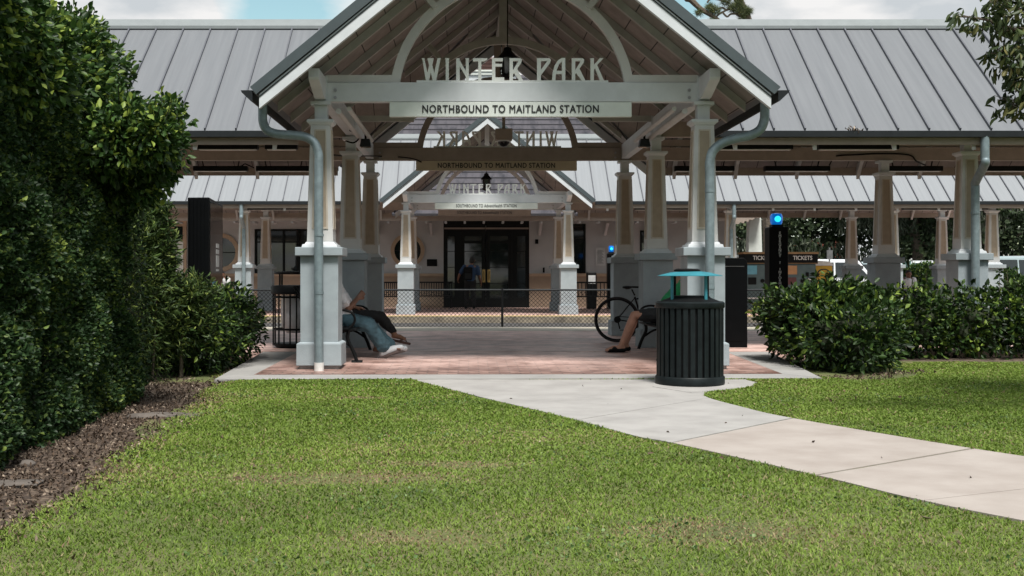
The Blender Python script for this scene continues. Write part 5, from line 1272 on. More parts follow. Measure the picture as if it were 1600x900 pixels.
for i in (0,1): shoe(p4o, an[i], an[i]+FY*0.2, M['blackm'], M['blackm'], 0.05)
bp_ = thing('backpack', (O[0]-0.08, O[1]-0.16, 1.02), 'black backpack worn by the walker at the doors', 'backpack')
b = MB(); b.box(-0.15,0.15,-0.10,0.08,0,0.44); b.build('bag_body', M['blackm'], bp_, bevel=0.05); MB().box(-0.11,0.11,-0.14,-0.101,0.03,0.22).build('pocket', M['dark'], bp_, bevel=0.02)
b = MB(); b.tube(smooth_path([(-0.10,0.08,0.40),(-0.10,0.20,0.47),(-0.10,0.33,0.40)],5),0.018,6); b.tube(smooth_path([(0.16,0.08,0.40),(0.18,0.20,0.46),(0.18,0.33,0.38)],5),0.018,6); b.build('strap', M['blackm'], bp_)

# P5 seated man in white, facing camera; P6 grey seated man at left
def seated_front(px, Y, m, skin, label, z0=0.062, lean=0.0):
    O = ((px-732)*Y/1800, Y-0.05, z0); F = V(0,-1,0)
    hip = V(0,0.0,0.54); kn = [V(-0.15,-0.42,0.50), V(0.15,-0.42,0.50)]; an = [V(-0.15,-0.40,0.09), V(0.15,-0.40,0.09)]; to = [V(-0.16,-0.54,0.04), V(0.16,-0.54,0.04)]
    ch = V(0,-0.10,0.90); nk = V(0,-0.14,1.06); hd = V(0.0,-0.20,1.16)
    sh = [V(-0.19,-0.10,0.98), V(0.19,-0.10,0.98)]; el = [V(-0.24,-0.22,0.74), V(0.24,-0.22,0.74)]; wr = [V(-0.10,-0.38,0.66), V(0.10,-0.38,0.66)]
    o = person(O, F, label, hip, kn, an, to, ch, nk, hd, V(0,-1,-0.35), sh, el, wr, [((0.6,-0.5,0),(0,0,-1),0.6,1), ((-0.6,-0.5,0),(0,0,-1),0.6,-1)], skin)
    clothes(o, 'shirt', m, [[(hip+V(0,0,0.05),0.16),(ch,0.165),(ch+V(0,0,0.07),0.11)], [(sh[0],0.085),(sh[0].lerp(el[0],0.75),0.07)], [(sh[1],0.085),(sh[1].lerp(el[1],0.75),0.07)]], 0.02)
    clothes(o, 'trousers', M['legg'], [[(hip,0.15),(hip+V(0,0.01,0),0.15)], [(hip+V(-0.09,0,0),0.12),(kn[0],0.08),(an[0]+V(0,0,0.03),0.07)], [(hip+V(0.09,0,0),0.12),(kn[1],0.08),(an[1]+V(0,0,0.03),0.07)]], 0.02)
    for i in (0,1): shoe(o, an[i], an[i]+F*0.2, M['blackm'], M['blackm'], 0.05)
    return o
seated_front(1415, 36.0, M['shirtw'], M['skind'], 'person in white shirt sitting bent forward beyond the right hedge')
seated_front(349, 38.9, M['paper'], M['skin'], 'person in grey shirt seated behind the left display kiosk')

# ------------------------------------------------------------------ foliage
def leaf_cloud(name, pos, nrm, size, m, parent=None, aspect=0.55, droop=0.0, rnd=None, shape='leaf'):
    """pos (n,3) leaf bases, nrm (n,3) approx outward direction; builds folded leaf quads"""
    n = len(pos); size = np.broadcast_to(size, (n,)) * rng.uniform(0.55, 1.35, n)
    d = nrm + rng.normal(0, 0.75, (n, 3)); d[:, 2] -= droop; d /= np.linalg.norm(d, axis=1)[:, None] + 1e-9
    a = rng.normal(0, 1, (n, 3)); s = np.cross(d, a); s /= np.linalg.norm(s, axis=1)[:, None] + 1e-9
    u = np.cross(s, d)
    L_ = size[:, None]; W = (size*aspect/2)[:, None]
    base = pos; tip = pos + d*L_ - u*L_*0.12; l = pos + d*L_*0.45 + s*W + u*L_*0.10; r = pos + d*L_*0.45 - s*W + u*L_*0.10
    if shape == 'leaf':
        l2 = pos + d*L_*0.72 + s*W*0.75 + u*L_*0.05; r2 = pos + d*L_*0.72 - s*W*0.75 + u*L_*0.05
        v = np.stack([base, r, r2, tip, l2, l], 1).reshape(-1, 3); k = 6
        f = np.arange(n)[:, None]*6 + np.array([0, 1, 2, 3]); g = np.arange(n)[:, None]*6 + np.array([0, 3, 4, 5])
        faces = np.concatenate([f, g], 0); fl = 4
    else:
        v = np.stack([base+s*W*0.5, base-s*W*0.5, tip], 1).reshape(-1, 3); k = 3
        faces = np.arange(n)[:, None]*3 + np.array([0, 1, 2]); fl = 3
    me = bpy.data.meshes.new(name); nf = len(faces)
    me.vertices.add(len(v)); me.vertices.foreach_set('co', v.astype(np.float32).ravel())
    me.loops.add(nf*fl); me.loops.foreach_set('vertex_index', faces.astype(np.int32).ravel())
    me.polygons.add(nf); me.polygons.foreach_set('loop_start', np.arange(0, nf*fl, fl, dtype=np.int32))
    me.update(calc_edges=True)
    rv = np.clip(rng.uniform(0, 1, n)**1.6+0.18*vnoise(pos, 3.0, 2.0)*(rng.uniform(0, 1, n) < 0.7), 0, 1) if rnd is None else rnd
    at = me.attributes.new('rnd', 'FLOAT', 'POINT'); at.data.foreach_set('value', np.repeat(rv, k).astype(np.float32))
    me.materials.append(m); me.validate()
    return link(name, me, parent)
def vnoise(p, s, seed=0):
    """cheap smooth pseudo noise in [-1,1]"""
    q = p*s + seed
    return (np.sin(q[:,0]*1.3+1.7*np.sin(q[:,1]*0.9+q[:,2]*0.7)) + np.sin(q[:,1]*1.7+1.3*np.sin(q[:,2]*1.1+q[:,0]*0.8)) + np.sin(q[:,2]*1.5+1.9*np.sin(q[:,0]*0.6-q[:,1])))/3
def ell_points(n, c, r, shell=0.35, zmin=None, lump=0.18, seed=0, ls=3.0):
    d = rng.normal(0, 1, (n, 3)); d /= np.linalg.norm(d, axis=1)[:, None]
    rr = 1 - shell*rng.uniform(0, 1, n)**1.6
    rr = rr*(1+lump*vnoise(d*np.array(r), ls, seed))
    p = np.array(c) + d*np.array(r)*rr[:, None]
    nn = d/np.array(r); nn /= np.linalg.norm(nn, axis=1)[:, None]
    if zmin is not None: k = p[:, 2] > zmin; p, nn = p[k], nn[k]
    return p, nn
def blob_core(mb, c, r, k=0.78, seed=0, lump=0.18, ls=3.0, zmin=None):
    bm = bmesh.new(); bmesh.ops.create_icosphere(bm, subdivisions=4, radius=1)
    d = np.array([v.co[:] for v in bm.verts]); rr = k*(1+lump*vnoise(d*np.array(r), ls, seed))
    p = np.array(c)+d*np.array(r)*rr[:, None]
    if zmin is not None: p[:, 2] = np.maximum(p[:, 2], zmin)
    mb.add(p.tolist(), [tuple(v.index for v in f.verts) for f in bm.faces]); bm.free()

def shrub(name, label, cat, ells, m, size, dens, base, aspect=0.55, group=None, shell=0.4, droop=0.0, lump=0.2, ls=3.5, core=0.72, zmin=-0.03, stems=4, shape='leaf', sprig=110):
    o = thing(name, base, label, cat, group); P_, N_ = [], []; cm = MB()
    b = np.array(base)
    for i, (c, r) in enumerate(ells):
        area = 4*math.pi*((r[0]*r[1])**1.6+(r[0]*r[2])**1.6+(r[1]*r[2])**1.6)**(1/1.6)/3**(1/1.6)
        p, nn = ell_points(int(dens*area), c, r, shell, zmin, lump, i*3.1, ls); P_.append(p-b); N_.append(nn)
        if core:
            t = MB(); blob_core(t, c, r, core, i*3.1, lump, ls, zmin); t.v = [(x-b[0], y-b[1], z-b[2]) for x, y, z in t.v]; cm.add(t.v, t.f)
    sp, sn, segs = outgrowth(ells, sprig, base, 0.17); P_.append(sp); N_.append(sn)
    P_ = np.concatenate(P_); N_ = np.concatenate(N_)
    leaf_cloud('foliage', P_, N_, size, m, o, aspect, droop, shape=shape)
    for a_, b_ in segs: cm.tube([a_, b_], [0.004, 0.002], 4)
    if core: cm.build('core_and_twigs', M['core'], o)
    st_ = MB()
    for k in range(stems):
        c, r = ells[k % len(ells)]; x = c[0]-b[0]+random.uniform(-.5,.5)*r[0]; y = c[1]-b[1]+random.uniform(-.5,.5)*r[1]
        st_.tube([(x*0.8, y*0.8, -0.05-b[2]), (x, y, c[2]-b[2])], [0.016, 0.008], 6)
    st_.build('stems', M['bark'], o)
    return o

def outgrowth(ells, n, base, ln, per=9, ztop=-0.2):
    P_, N_ = [], []; b = np.array(base); segs = []
    for i in range(n):
        c, r = ells[rng.integers(len(ells))]; d = rng.normal(0, 1, 3); d /= np.linalg.norm(d)
        if d[2] < ztop: d[2] = -d[2]
        p0 = np.array(c)+d*np.array(r)*0.92-b; g = d+np.array([0, 0, 0.5])+rng.normal(0, 0.25, 3); g /= np.linalg.norm(g); L1 = ln*rng.uniform(0.5, 1.3)
        segs.append((p0-g*0.06, p0+g*L1))
        for k in range(per):
            t = (k+0.5)/per; P_.append(p0+g*L1*t); q = rng.normal(0, 1, 3); q -= g*q.dot(g); q /= np.linalg.norm(q); N_.append(q*1.6+g*1.3)
    return np.array(P_), np.array(N_), segs
# tall clipped hedge wall on the left with an overhanging crown
def hedge_wall():
    base = np.array((-4.3, 8.6, 0.0))
    o = thing('vine_hedge', tuple(base), 'tall dark vine covered hedge filling the left side of the lawn', 'hedge')
    X1 = lambda y: -2.98 - 0.055*(y-7)
    P_, N_ = [], []
    n = 120000                                # right face
    y = rng.uniform(5.4, 11.3, n); z = rng.uniform(-0.04, 2.6, n); q = np.stack([y, z, y*0], 1)
    bul = 0.13*vnoise(q, 2.6, 1)+0.09*vnoise(q, 7.0, 4)
    x = X1(y) + bul - 0.35*np.clip((y-10.6)/0.7, 0, 1)**2 - rng.uniform(0, 1, n)**2*0.22 - 0.10*np.clip((z-1.3)/0.6, 0, 1)+0.05*np.clip((1-z), 0, 1)
    P_.append(np.stack([x, y, z], 1)); N_.append(np.tile([1.0, -0.2, 0.25], (n, 1)))
    n = 26000                                 # back end and front end faces
    xx = rng.uniform(-6.5, -3.1, n); z = rng.uniform(-0.04, 2.8, n); q = np.stack([xx, z, xx*0], 1)
    P_.append(np.stack([xx, 11.2+0.1*vnoise(q, 3, 2)-rng.uniform(0,.2,n), z], 1)); N_.append(np.tile([0.0, 1.0, 0.2], (n, 1)))
    n = 26000
    xx = rng.uniform(-6.5, -3.0, n); z = rng.uniform(-0.04, 2.8, n); q = np.stack([xx, z, xx*0], 1)
    P_.append(np.stack([xx, 5.5+0.1*vnoise(q, 3, 2)+rng.uniform(0,.2,n), z], 1)); N_.append(np.tile([0.0, -1.0, 0.2], (n, 1)))
    P_ = np.concatenate(P_)-base; N_ = np.concatenate(N_)
    rv = np.clip(rng.uniform(0, 1, len(P_))**1.3*0.9 + 0.25*np.clip(vnoise(P_, 2.0, 9), 0, 1), 0, 1)
    leaf_cloud('ivy_face', P_, N_, 0.040, M['leaf_vine'], o, 0.62, 0.15, rnd=rv)
    fe = [((-3.12-0.055*(yy-7), yy, zz), (0.16, 0.45, 0.4)) for yy in (6, 6.8, 7.6, 8.4, 9.2, 10, 10.7) for zz in (0.3, 0.9, 1.5)]
    sp, sn, segs = outgrowth(fe, 420, base, 0.13, 8, -0.7); leaf_cloud('ivy_shoots', sp, sn, 0.045, M['leaf_crown'], o, 0.6)
    c = MB()
    for a_, b_ in segs: c.tube([a_, b_], [0.004, 0.002], 4)
    ny, nz = 60, 30; ys = np.linspace(5.6, 11.15, ny); zs = np.linspace(-0.06, 2.75, nz); Yg, Zg = np.meshgrid(ys, zs)
    q = np.stack([Yg.ravel(), Zg.ravel(), Yg.ravel()*0], 1); bul = 0.13*vnoise(q, 2.6, 1)+0.09*vnoise(q, 7.0, 4)
    Xg = X1(Yg.ravel())+bul-0.35*np.clip((Yg.ravel()-10.6)/0.7, 0, 1)**2-0.20-0.10*np.clip((Zg.ravel()-1.3)/0.6, 0, 1)
    idx = np.arange(ny*nz).reshape(nz, ny)
    c.add((np.stack([Xg, Yg.ravel(), Zg.ravel()], 1)-base).tolist(), [(int(idx[i,j]), int(idx[i,j+1]), int(idx[i+1,j+1]), int(idx[i+1,j])) for i in range(nz-1) for j in range(ny-1)])
    c.box(-6.4-base[0], -3.45-base[0], 5.7-base[1], 11.0-base[1], -0.06, 2.75)
    c.build('core_and_twigs', M['core'], o)
    # crown lobes above
    ells = [((-3.85, 9.4, 2.72),(0.70,1.3,0.60)), ((-3.35,8.3,2.75),(0.42,0.9,0.50)), ((-3.9,10.6,3.0),(0.70,0.8,0.52)), ((-2.86, 9.8, 2.30),(0.42,0.55,0.33)), ((-3.1,10.3,2.05),(0.42,0.5,0.30)), ((-4.3,8.0,3.2),(0.95,1.3,0.75)), ((-4.6,10.0,3.35),(0.8,1.0,0.6)),
            ((-3.2,7.0,2.9),(0.40,0.9,0.55)), ((-5.5,9.0,3.2),(0.9,1.6,0.7)), ((-2.62,9.65,2.30),(0.22,0.3,0.22)), ((-3.45,9.9,3.0),(0.33,0.45,0.38))]
    P_, N_ = [], []; cm = MB()
    for i, (cc_, r) in enumerate(ells):
        area = 4*math.pi*((r[0]*r[1])**1.6+(r[0]*r[2])**1.6+(r[1]*r[2])**1.6)**(1/1.6)/3**(1/1.6)
        p, nn = ell_points(int(area*1900), cc_, r, 0.62, None, 0.36, i*2.3, 5.5); P_.append(p-base); N_.append(nn)
        t = MB(); blob_core(t, cc_, r, 0.45, i*2.3, 0.36, 5.5); t.v = [(x-base[0], y-base[1], z-base[2]) for x, y, z in t.v]; cm.add(t.v, t.f)
    sp, sn, segs = outgrowth(ells, 280, base, 0.18, 10); P_.append(sp); N_.append(sn)
    for a_, b_ in segs: cm.tube([a_, b_], [0.005, 0.002], 4)
    P_ = np.concatenate(P_); N_ = np.concatenate(N_)
    leaf_cloud('crown', P_, N_, 0.070, M['leaf_crown'], o, 0.55, 0.15)
    cm.build('crown_core_and_twigs', M['core'], o)
    return o
hedge_wall()
shrub('podocarpus_shrub', 'dark upright spiky-leaved shrub between the tall hedge and the black kiosk', 'shrub', [((-3.72,12.8,0.95),(0.40,0.5,0.95)), ((-3.47,12.9,1.35),(0.20,0.25,0.5)), ((-3.7,12.9,1.75),(0.25,0.3,0.35))], M['leaf_spiky'], 0.085, 1900, (-3.8,12.8,0), aspect=0.13, core=0.5, shell=0.6, lump=0.35, ls=6)
shrub('podocarpus_shrub', 'low spiky-leaved shrub in front of the black kiosk', 'shrub', [((-3.45,13.4,0.62),(0.42,0.45,0.48)), ((-3.2,13.3,0.85),(0.2,0.25,0.2))], M['leaf_spiky'], 0.085, 2000, (-3.4,13.4,0), aspect=0.16, core=0.5, shell=0.6, lump=0.3, ls=6)
shrub('hedge', 'low glossy hedge at the left edge of the brick walk', 'hedge', [((-3.35,13.9,0.42),(0.62,0.75,0.50)), ((-3.2,15.0,0.45),(0.45,0.9,0.50)), ((-3.9,14.6,0.5),(0.7,1.2,0.52)), ((-3.0,14.6,0.55),(0.25,0.4,0.3))], M['leaf_hedge'], 0.078, 900, (-3.4,14.2,0), aspect=0.42, lump=0.36, ls=6, shell=0.6, core=0.6)
shrub('hedge', 'rounded dark hedge at the right edge of the brick walk', 'hedge', [((4.66,14.3,0.37),(0.68,0.85,0.53)), ((4.38,15.0,0.50),(0.52,0.7,0.42)), ((5.0,14.9,0.48),(0.52,0.7,0.46)), ((4.02,14.9,0.66),(0.22,0.4,0.20)), ((4.75,14.6,0.84),(0.34,0.35,0.22)), ((4.3,14.4,0.76),(0.26,0.35,0.2))], M['leaf_hedge'], 0.088, 820, (4.5,14.5,0), aspect=0.5, lump=0.34, ls=6, shell=0.6, core=0.6)
shrub('hedge', 'long dark hedge in front of the right hand columns', 'hedge', [((6.3,16.35,0.45),(0.75,0.45,0.55)), ((7.2,16.4,0.42),(0.8,0.42,0.55)), ((8.2,16.4,0.48),(0.8,0.45,0.60)), ((9.3,16.4,0.5),(0.9,0.45,0.62)), ((10.6,16.4,0.5),(0.9,0.45,0.62)), ((5.6,16.1,0.40),(0.45,0.5,0.50))], M['leaf_hedge'], 0.09, 600, (7.5,16.4,0), aspect=0.5, lump=0.36, ls=6, shell=0.65, stems=12, core=0.5)
def sprigs(spots, label):
    o = thing('hedge_sprigs', (spots[0][0], spots[0][1], 0.6), label, 'plant'); sm = MB(); P_, N_ = [], []
    for (x, y, z, h) in spots:
        p0 = Vector((x, y, z)); d = Vector((random.uniform(-.15,.15), 0, 1)); lo = Vector(o.location)
        sm.tube([p0-lo-d*0.3, p0-lo+d*h], [0.006, 0.003], 5)
        for k in range(int(h*70)):
            t = random.uniform(-0.2, 1); P_.append(p0-lo+d*h*t); N_.append((random.uniform(-1,1), random.uniform(-1,1), 0.5))
    leaf_cloud('foliage', np.array(P_), np.array(N_, dtype=float), 0.08, M['leaf_hedge'], o, 0.5); sm.build('stems', M['bark'], o)
sprigs([pxp(1450,455,16.3)+(0.28,), pxp(1447,450,16.3)+(0.22,), pxp(1465,462,16.3)+(0.12,), pxp(1562,452,16.3)+(0.26,), pxp(1575,448,16.3)+(0.25,), pxp(1592,445,16.3)+(0.22,), pxp(1350,445,15.2)+(0.12,), pxp(1277,440,15.0)+(0.1,), pxp(1240,452,15.0)+(0.08,)], 'thin upright leafy sprigs growing out of the right hedges')
# sunlit hedge and agave beyond the far platform on the right
shrub('hedge', 'bright yellow green hedge beyond the seated man in white', 'hedge', [((15.6,38.5,0.85),(1.4,0.7,0.72)), ((14.2,38.5,0.8),(0.9,0.7,0.65)), ((17.5,38.5,0.8),(1.2,0.7,0.65))], M['leaf_crown'], 0.10, 700, (15.5,38.5,0), lump=0.12)
ag = thing('agave', ((1426-732)*40.5/1800, 40.5, 0.9), 'pale blue green agave sticking up behind the far hedge', 'agave')
P_, N_ = [], []
for k in range(60): a = random.uniform(0, 6.28); P_.append((0,0,0)); N_.append((math.cos(a)*1.2, math.sin(a)*1.2, 1.6))
am = MB()
for k in range(34):
    a = k*2.399; e = 0.55+0.5*(k/34); d = Vector((math.cos(a)*math.cos(e), math.sin(a)*math.cos(e), math.sin(e))); s_ = d.cross(V(0,0,1)).normalized()
    L0 = 1.0; am.add([d*0.02-s_*0.05, d*0.02+s_*0.05, d*L0*0.45+s_*0.07, d*L0, d*L0*0.45-s_*0.07, d*L0*0.4-V(0,0,0.03)], [(0,5,4),(0,1,5),(1,2,5),(4,5,3),(5,2,3)])
ao = am.build('leaves', M['leaf_agave'], ag); MB().tube([(0,0,-0.9),(0,0,0.1)], 0.12, 8).build('stem', M['bark'], ag)

# far trees
def tree(x, y, h, rx, label, m, cat='tree', group='oaks and other trees behind the station', moss=False, leaf=0.30, dens=7000, zlow=0.22):
    o = thing('oak_tree', (x, y, 0.0), label, cat, group)
    t = MB(); t.tube(smooth_path([(0,0,-0.3),(0.1*rx*0.3,0,h*0.2),(-0.05*rx,0,h*0.45),(0,0,h*0.75)],4), [0.42-0.03*i for i in range(13)], 8)
    lobes = []
    for k in range(11):
        a = k*2.399+x; rr = rx*0.62*math.sqrt((k+0.5)/11); zz = h*(zlow+ (0.92-zlow)*random.random())
        c = (rr*math.cos(a), rr*math.sin(a), zz); lobes.append((c, (rx*random.uniform(.32,.48), rx*random.uniform(.32,.48), h*random.uniform(.10,.17))))
        t.tube([(0,0,h*0.22+0.25*zz), (c[0]*0.5, c[1]*0.5, zz*0.8), c], [0.16,0.10,0.04], 6)
    t.build('trunk', M['bark'], o)
    P_, N_ = [], []
    for i, (c, r) in enumerate(lobes):
        p, nn = ell_points(int(dens/len(lobes)), c, r, 0.7, None, 0.3, i*1.7+x, 1.2); P_.append(p); N_.append(nn)
    leaf_cloud('crown', np.concatenate(P_), np.concatenate(N_), leaf, m, o, 0.75)
    if moss:
        pp = []
        for i in range(900):
            c, r = random.choice(lobes); b0 = np.array([c[0]+random.uniform(-1,1)*r[0], c[1]-r[1]*random.random(), c[2]-r[2]*0.8])
            for k in range(6): pp.append(b0-np.array([random.uniform(-.05,.05),0,k*0.2]))
        pp = np.array(pp); leaf_cloud('moss', pp, np.tile([0,0,-2.5],(len(pp),1)), 0.34, M['leaf_moss'], o, 0.16)
    return o
tree(16.5, 62, 11, 6.0, 'dark oak draped with grey moss right behind the ticket machines', M['leaf_tree'], moss=True, zlow=0.12, dens=16000, leaf=0.24)
tree(22.5, 58, 10.5, 5.0, 'mossy oak seen between the two right hand columns', M['leaf_tree'], moss=True, zlow=0.14, dens=16000, leaf=0.24)
tree(28.5, 64, 12, 6.0, 'dark tree behind the parked cars at the right edge', M['leaf_tree'], moss=True, zlow=0.12, dens=16000, leaf=0.24)
tree(34, 66, 12, 6.0, 'rightmost dark tree outside the right edge of the far canopy', M['leaf_tree'], zlow=0.10, dens=15000, leaf=0.26)
tree(20, 74, 14, 7.5, 'large dense tree farthest back behind the oaks', M['leaf_tree'], zlow=0.08, dens=15000, leaf=0.34)
tree(31, 80, 14, 8.0, 'broad background tree at far right behind the others', M['leaf_tree'], zlow=0.08, dens=15000, leaf=0.36)
tree(10.5, 76, 14, 7.0, 'background tree directly behind the white pier', M['leaf_tree'], zlow=0.08, dens=14000, leaf=0.34)
tree(-22, 60, 10, 6.0, 'tree beyond the station on the far left behind the hedge', M['leaf_tree'], zlow=0.12, dens=9000, leaf=0.34)
bw = MB().box(19.3, 22.6, 70, 74, 0, 3.4).build('red_brick_building', M['brickred']); tag(bw, 'small red brick wall glimpsed between the far trees', 'building'); origin_to(bw, (21, 70, 0))

for (x, y, h, rx, lab) in ((-26,-16,12,9,'leftmost unseen park oak behind the photographer'), (-9,-22,12.5,9,'unseen park oak behind the photographer, left of centre'), (8,-21,12,9,'unseen park oak behind the photographer, right of centre'), (25,-17,12.5,9,'rightmost unseen park oak behind the photographer'), (-24,2,13,7,'unseen park oak on the lawn far to the left'), (27,3,13,7,'unseen park oak on the lawn far to the right')):  # unseen oaks added around the lawn to cut low sky light
    tree(x, y, h, rx, lab, M['leaf_tree'], group='unseen park oaks screening low sky around the lawn', zlow=0.15, dens=9000, leaf=0.6)
# pine branch above the right ridge
pn = thing('pine_tree', (11.5, 50, 0), 'pine whose crooked branch shows above the ridge right of the gable', 'pine tree')
pm = MB()
def pp_(px, py, Y=50): p = pxp(px, py, Y); return (p[0]-11.5, 0, p[2])
pm.tube(smooth_path([(1.9,1,-0.2),(1.6,1,6),(1.0,0.5,11.5),(-0.8,0,14.6),pp_(1074,-8),pp_(1080,0),pp_(1095,14),pp_(1118,28),pp_(1126,34)],4), [0.26-0.0062*i for i in range(33)], 7)
for ch_ in ([(1118,28),(1124,22),(1135,16),(1150,10),(1158,2)], [(1128,18),(1136,26),(1142,22),(1152,22),(1162,26)], [(1105,4),(1112,-2),(1130,1),(1140,5)], [(1095,14),(1092,20),(1088,22)], [(1135,16),(1128,12),(1118,16),(1108,18)], [(1150,22),(1158,26),(1170,25)]):
    pm.tube(smooth_path([pp_(*c) for c in ch_],4), 0.045, 5)
pm.build('trunk', M['bark'], pn)
P_, N_ = [], []
for (cx_, cy_, rr, cnt) in ((1110,13,6,500),(1118,17,6,400),(1135,2,6,400),(1152,12,8,900),(1162,18,8,900),(1155,2,5,400),(1092,20,4,220),(1112,33,3,120),(1160,30,4,180),(1170,18,4,250),(1142,12,4,200)):
    for k in range(int(cnt*1.7)):
        a = random.uniform(0, 6.28); r = rr*math.sqrt(random.random()); q = pp_(cx_+r*math.cos(a), cy_+r*0.8*math.sin(a)); P_.append((q[0], random.uniform(-.25,.25), q[2])); N_.append((math.cos(a), 0.3, -math.sin(a)+0.5))
leaf_cloud('needles', np.array(P_), np.array(N_, dtype=float), 0.19, M['leaf_pine'], pn, 0.13, shape='tri')

# tree at the right edge reaching into the frame
rt = thing('broadleaf_tree', (6.2, 9.0, 0.0), 'tree with drooping glossy leaves reaching in at the upper right corner', 'tree')
tm = MB(); tm.tube(smooth_path([(0.3,0,-0.1),(0.28,0,1.5),(0.1,0,2.9),(-0.2,0,4.4)],5), [0.12-0.004*i for i in range(16)], 9)
P_, N_ = [], []
def rp(px, py, Y=9.0): p = pxp(px, py, Y); return V(p[0]-6.2, Y-9.0, p[2])
br_list = [[(0.15,0,2.6),rp(1640,60),rp(1590,48),rp(1545,32),rp(1500,25)], [(0.15,0,2.5),rp(1650,90),rp(1600,88),rp(1570,80),rp(1560,85)], [(0.2,0,2.2),rp(1640,130),rp(1610,140),rp(1590,155),rp(1580,165)],
           [(0,0,3.2),rp(1630,-20),rp(1590,-10),rp(1545,5)], [(0.1,0,2.9),rp(1640,20),rp(1600,15),rp(1560,12)], [(0.15,0,2.6),rp(1640,110),rp(1605,112),rp(1575,108)], [(0,0,3.4),rp(1640,-80),rp(1580,-70),rp(1530,-50)], [(0,0,3.4),rp(1760,-80),rp(1800,-40),rp(1830,20)], [(0,0,3.0),rp(1760,20),rp(1790,60)]]
for b_ in br_list:
    sp_ = smooth_path(b_, 6); n_ = len(sp_); tm.tube(sp_, [0.028-0.024*i/(n_-1) for i in range(n_)], 6)
    for i in range(5, n_):
        for k in range(6):
            t0 = sp_[i]+Vector((random.uniform(-.11,.11), random.uniform(-.18,.18), random.uniform(-.10,.07)))
            if k < 2: tm.tube([sp_[i], t0], [0.004, 0.002], 4)
            for j in range(2): P_.append(t0); N_.append((random.uniform(-.8,.4), random.uniform(-.5,.5), -0.9))
for c_, r_ in (((0.5,0,3.6),(1.5,1.5,0.8)), ((0.9,0.8,4.3),(1.3,1.2,0.8)), ((1.3,-0.4,3.0),(0.8,0.9,0.6)), ((-0.1,1.0,4.2),(1.1,1.0,0.6))):
    p_, n__ = ell_points(5200, c_, r_, 0.8, None, 0.35, c_[0], 3.0); P_ += p_.tolist(); N_ += n__.tolist()
    tm.tube([(-0.1,0,2.9), (c_[0]*0.5, c_[1]*0.5, c_[2]-0.5), c_], [0.06, 0.04, 0.015], 6)
tm.build('trunk', M['bark'], rt, smooth=True)
leaf_cloud('leaves', np.array(P_), np.array(N_, dtype=float), 0.082, M['leaf_branch'], rt, 0.36, 0.5)

# little weed growing in the gutter
wd = thing('gutter_weed', ((1334-732)*16.64/1800, 16.62, 3.21), 'tuft of weeds growing out of the right gutter', 'weed')
pp = rng.normal(0, 1, (90, 3))*np.array([0.045, 0.02, 0.02]); leaf_cloud('foliage', pp, np.tile([0,0,1.0],(90,1)), 0.06, M['litter'], wd, 0.3)

# ------------------------------------------------------------------ cars
def car(px, Y, rz, m, label, zt=1.65, z0=0.05):
    x = (px-732)*Y/1800; o = thing('parked_car', (x, Y, z0), label, 'car', 'cars parked beyond the far platform', rz)
    body = [(-2.2,0.30),(-2.25,0.62),(-2.1,0.95),(-1.9,1.02),(1.15,1.02),(2.05,0.92),(2.25,0.70),(2.25,0.30)]
    b = MB(); b.prism(body, -0.88, 0.88); b.build('body', m, o, bevel=0.07)
    cab = MB(); n = [( -1.95,1.02),(-1.55,zt-0.07),(-1.2,zt),(0.35,zt),(0.6,zt-0.06),(1.15,1.02)]
    vs = [(x_, -0.86+0.16*(z_-1.02)/(zt-1.02), z_) for x_, z_ in n]+[(x_, 0.86-0.16*(z_-1.02)/(zt-1.02), z_) for x_, z_ in n]; k = len(n)
    cab.add(vs, [tuple(range(k)), tuple(range(2*k-1,k-1,-1))]+[(i,k+i,k+(i+1)%k,(i+1)%k) for i in range(k)]); cab.build('cabin', m, o, bevel=0.05)
    def glass(pts, name):
        g = MB(); g.add(pts, [(0,1,2,3)]); t = g.build(name, M['winglass'], o); so_ = t.modifiers.new('s','SOLIDIFY'); so_.thickness = 0.012; return t
    for s in (-1, 1):
        yy = lambda z_: s*(0.868-0.16*(z_-1.02)/(zt-1.02))
        a, b_ = 1.07, zt-0.13
        glass([(-1.72,yy(a),a),(-0.55,yy(a),a),(-0.50,yy(b_),b_),(-1.42,yy(b_),b_)], 'side_window'); glass([(-0.47,yy(a),a),(0.95,yy(a),a),(0.42,yy(b_),b_),(-0.43,yy(b_),b_)], 'side_window')
    glass([(1.11,-0.74,1.10),(1.11,0.74,1.10),(0.68,0.66,zt-0.10),(0.68,-0.66,zt-0.10)], 'windscreen'); glass([(-1.93,-0.74,1.10),(-1.93,0.74,1.10),(-1.62,0.66,zt-0.12),(-1.62,-0.66,zt-0.12)], 'rear_window')
    for xx in (-1.4, 1.42):
        for s in (-1, 1):
            w__ = MB().tube([(xx, s*0.80, 0.33), (xx, s*0.92, 0.33)], 0.33, 20).build('wheel', M['rubber'], o); MB().tube([(xx, s*0.90, 0.33), (xx, s*0.925, 0.33)], 0.2, 16).build('rim', M['steel'], w__)
    for s in (-1, 1):
        MB().box(2.20,2.262,s*0.62-0.15,s*0.62+0.15,0.66,0.80).build('headlight', M['plasticw'], o); MB().box(-2.262,-2.19,s*0.66-0.12,s*0.66+0.12,0.70,0.90).build('tail_light', M['maroon'], o)
    return o
car(1308, 46.5, R(8), M['carw'], 'white car parked behind the yellow box', 1.78)
car(1452, 47.5, R(250), M['carw'], 'white car parked facing us right of the agave', 1.75)
car(1476, 53, R(90), M['carr'], 'mauve car parked behind the white one near the big column', 1.78)
car(1585, 44.0, R(15), M['cars'], 'silver blue car parked at the right edge', 1.85)
car(1622, 48.0, R(20), M['carw'], 'white car parked behind the silver blue one', 1.95)
car(1376, 55.0, R(5), M['cars'], 'pale car parked between the two right hand columns', 1.8)
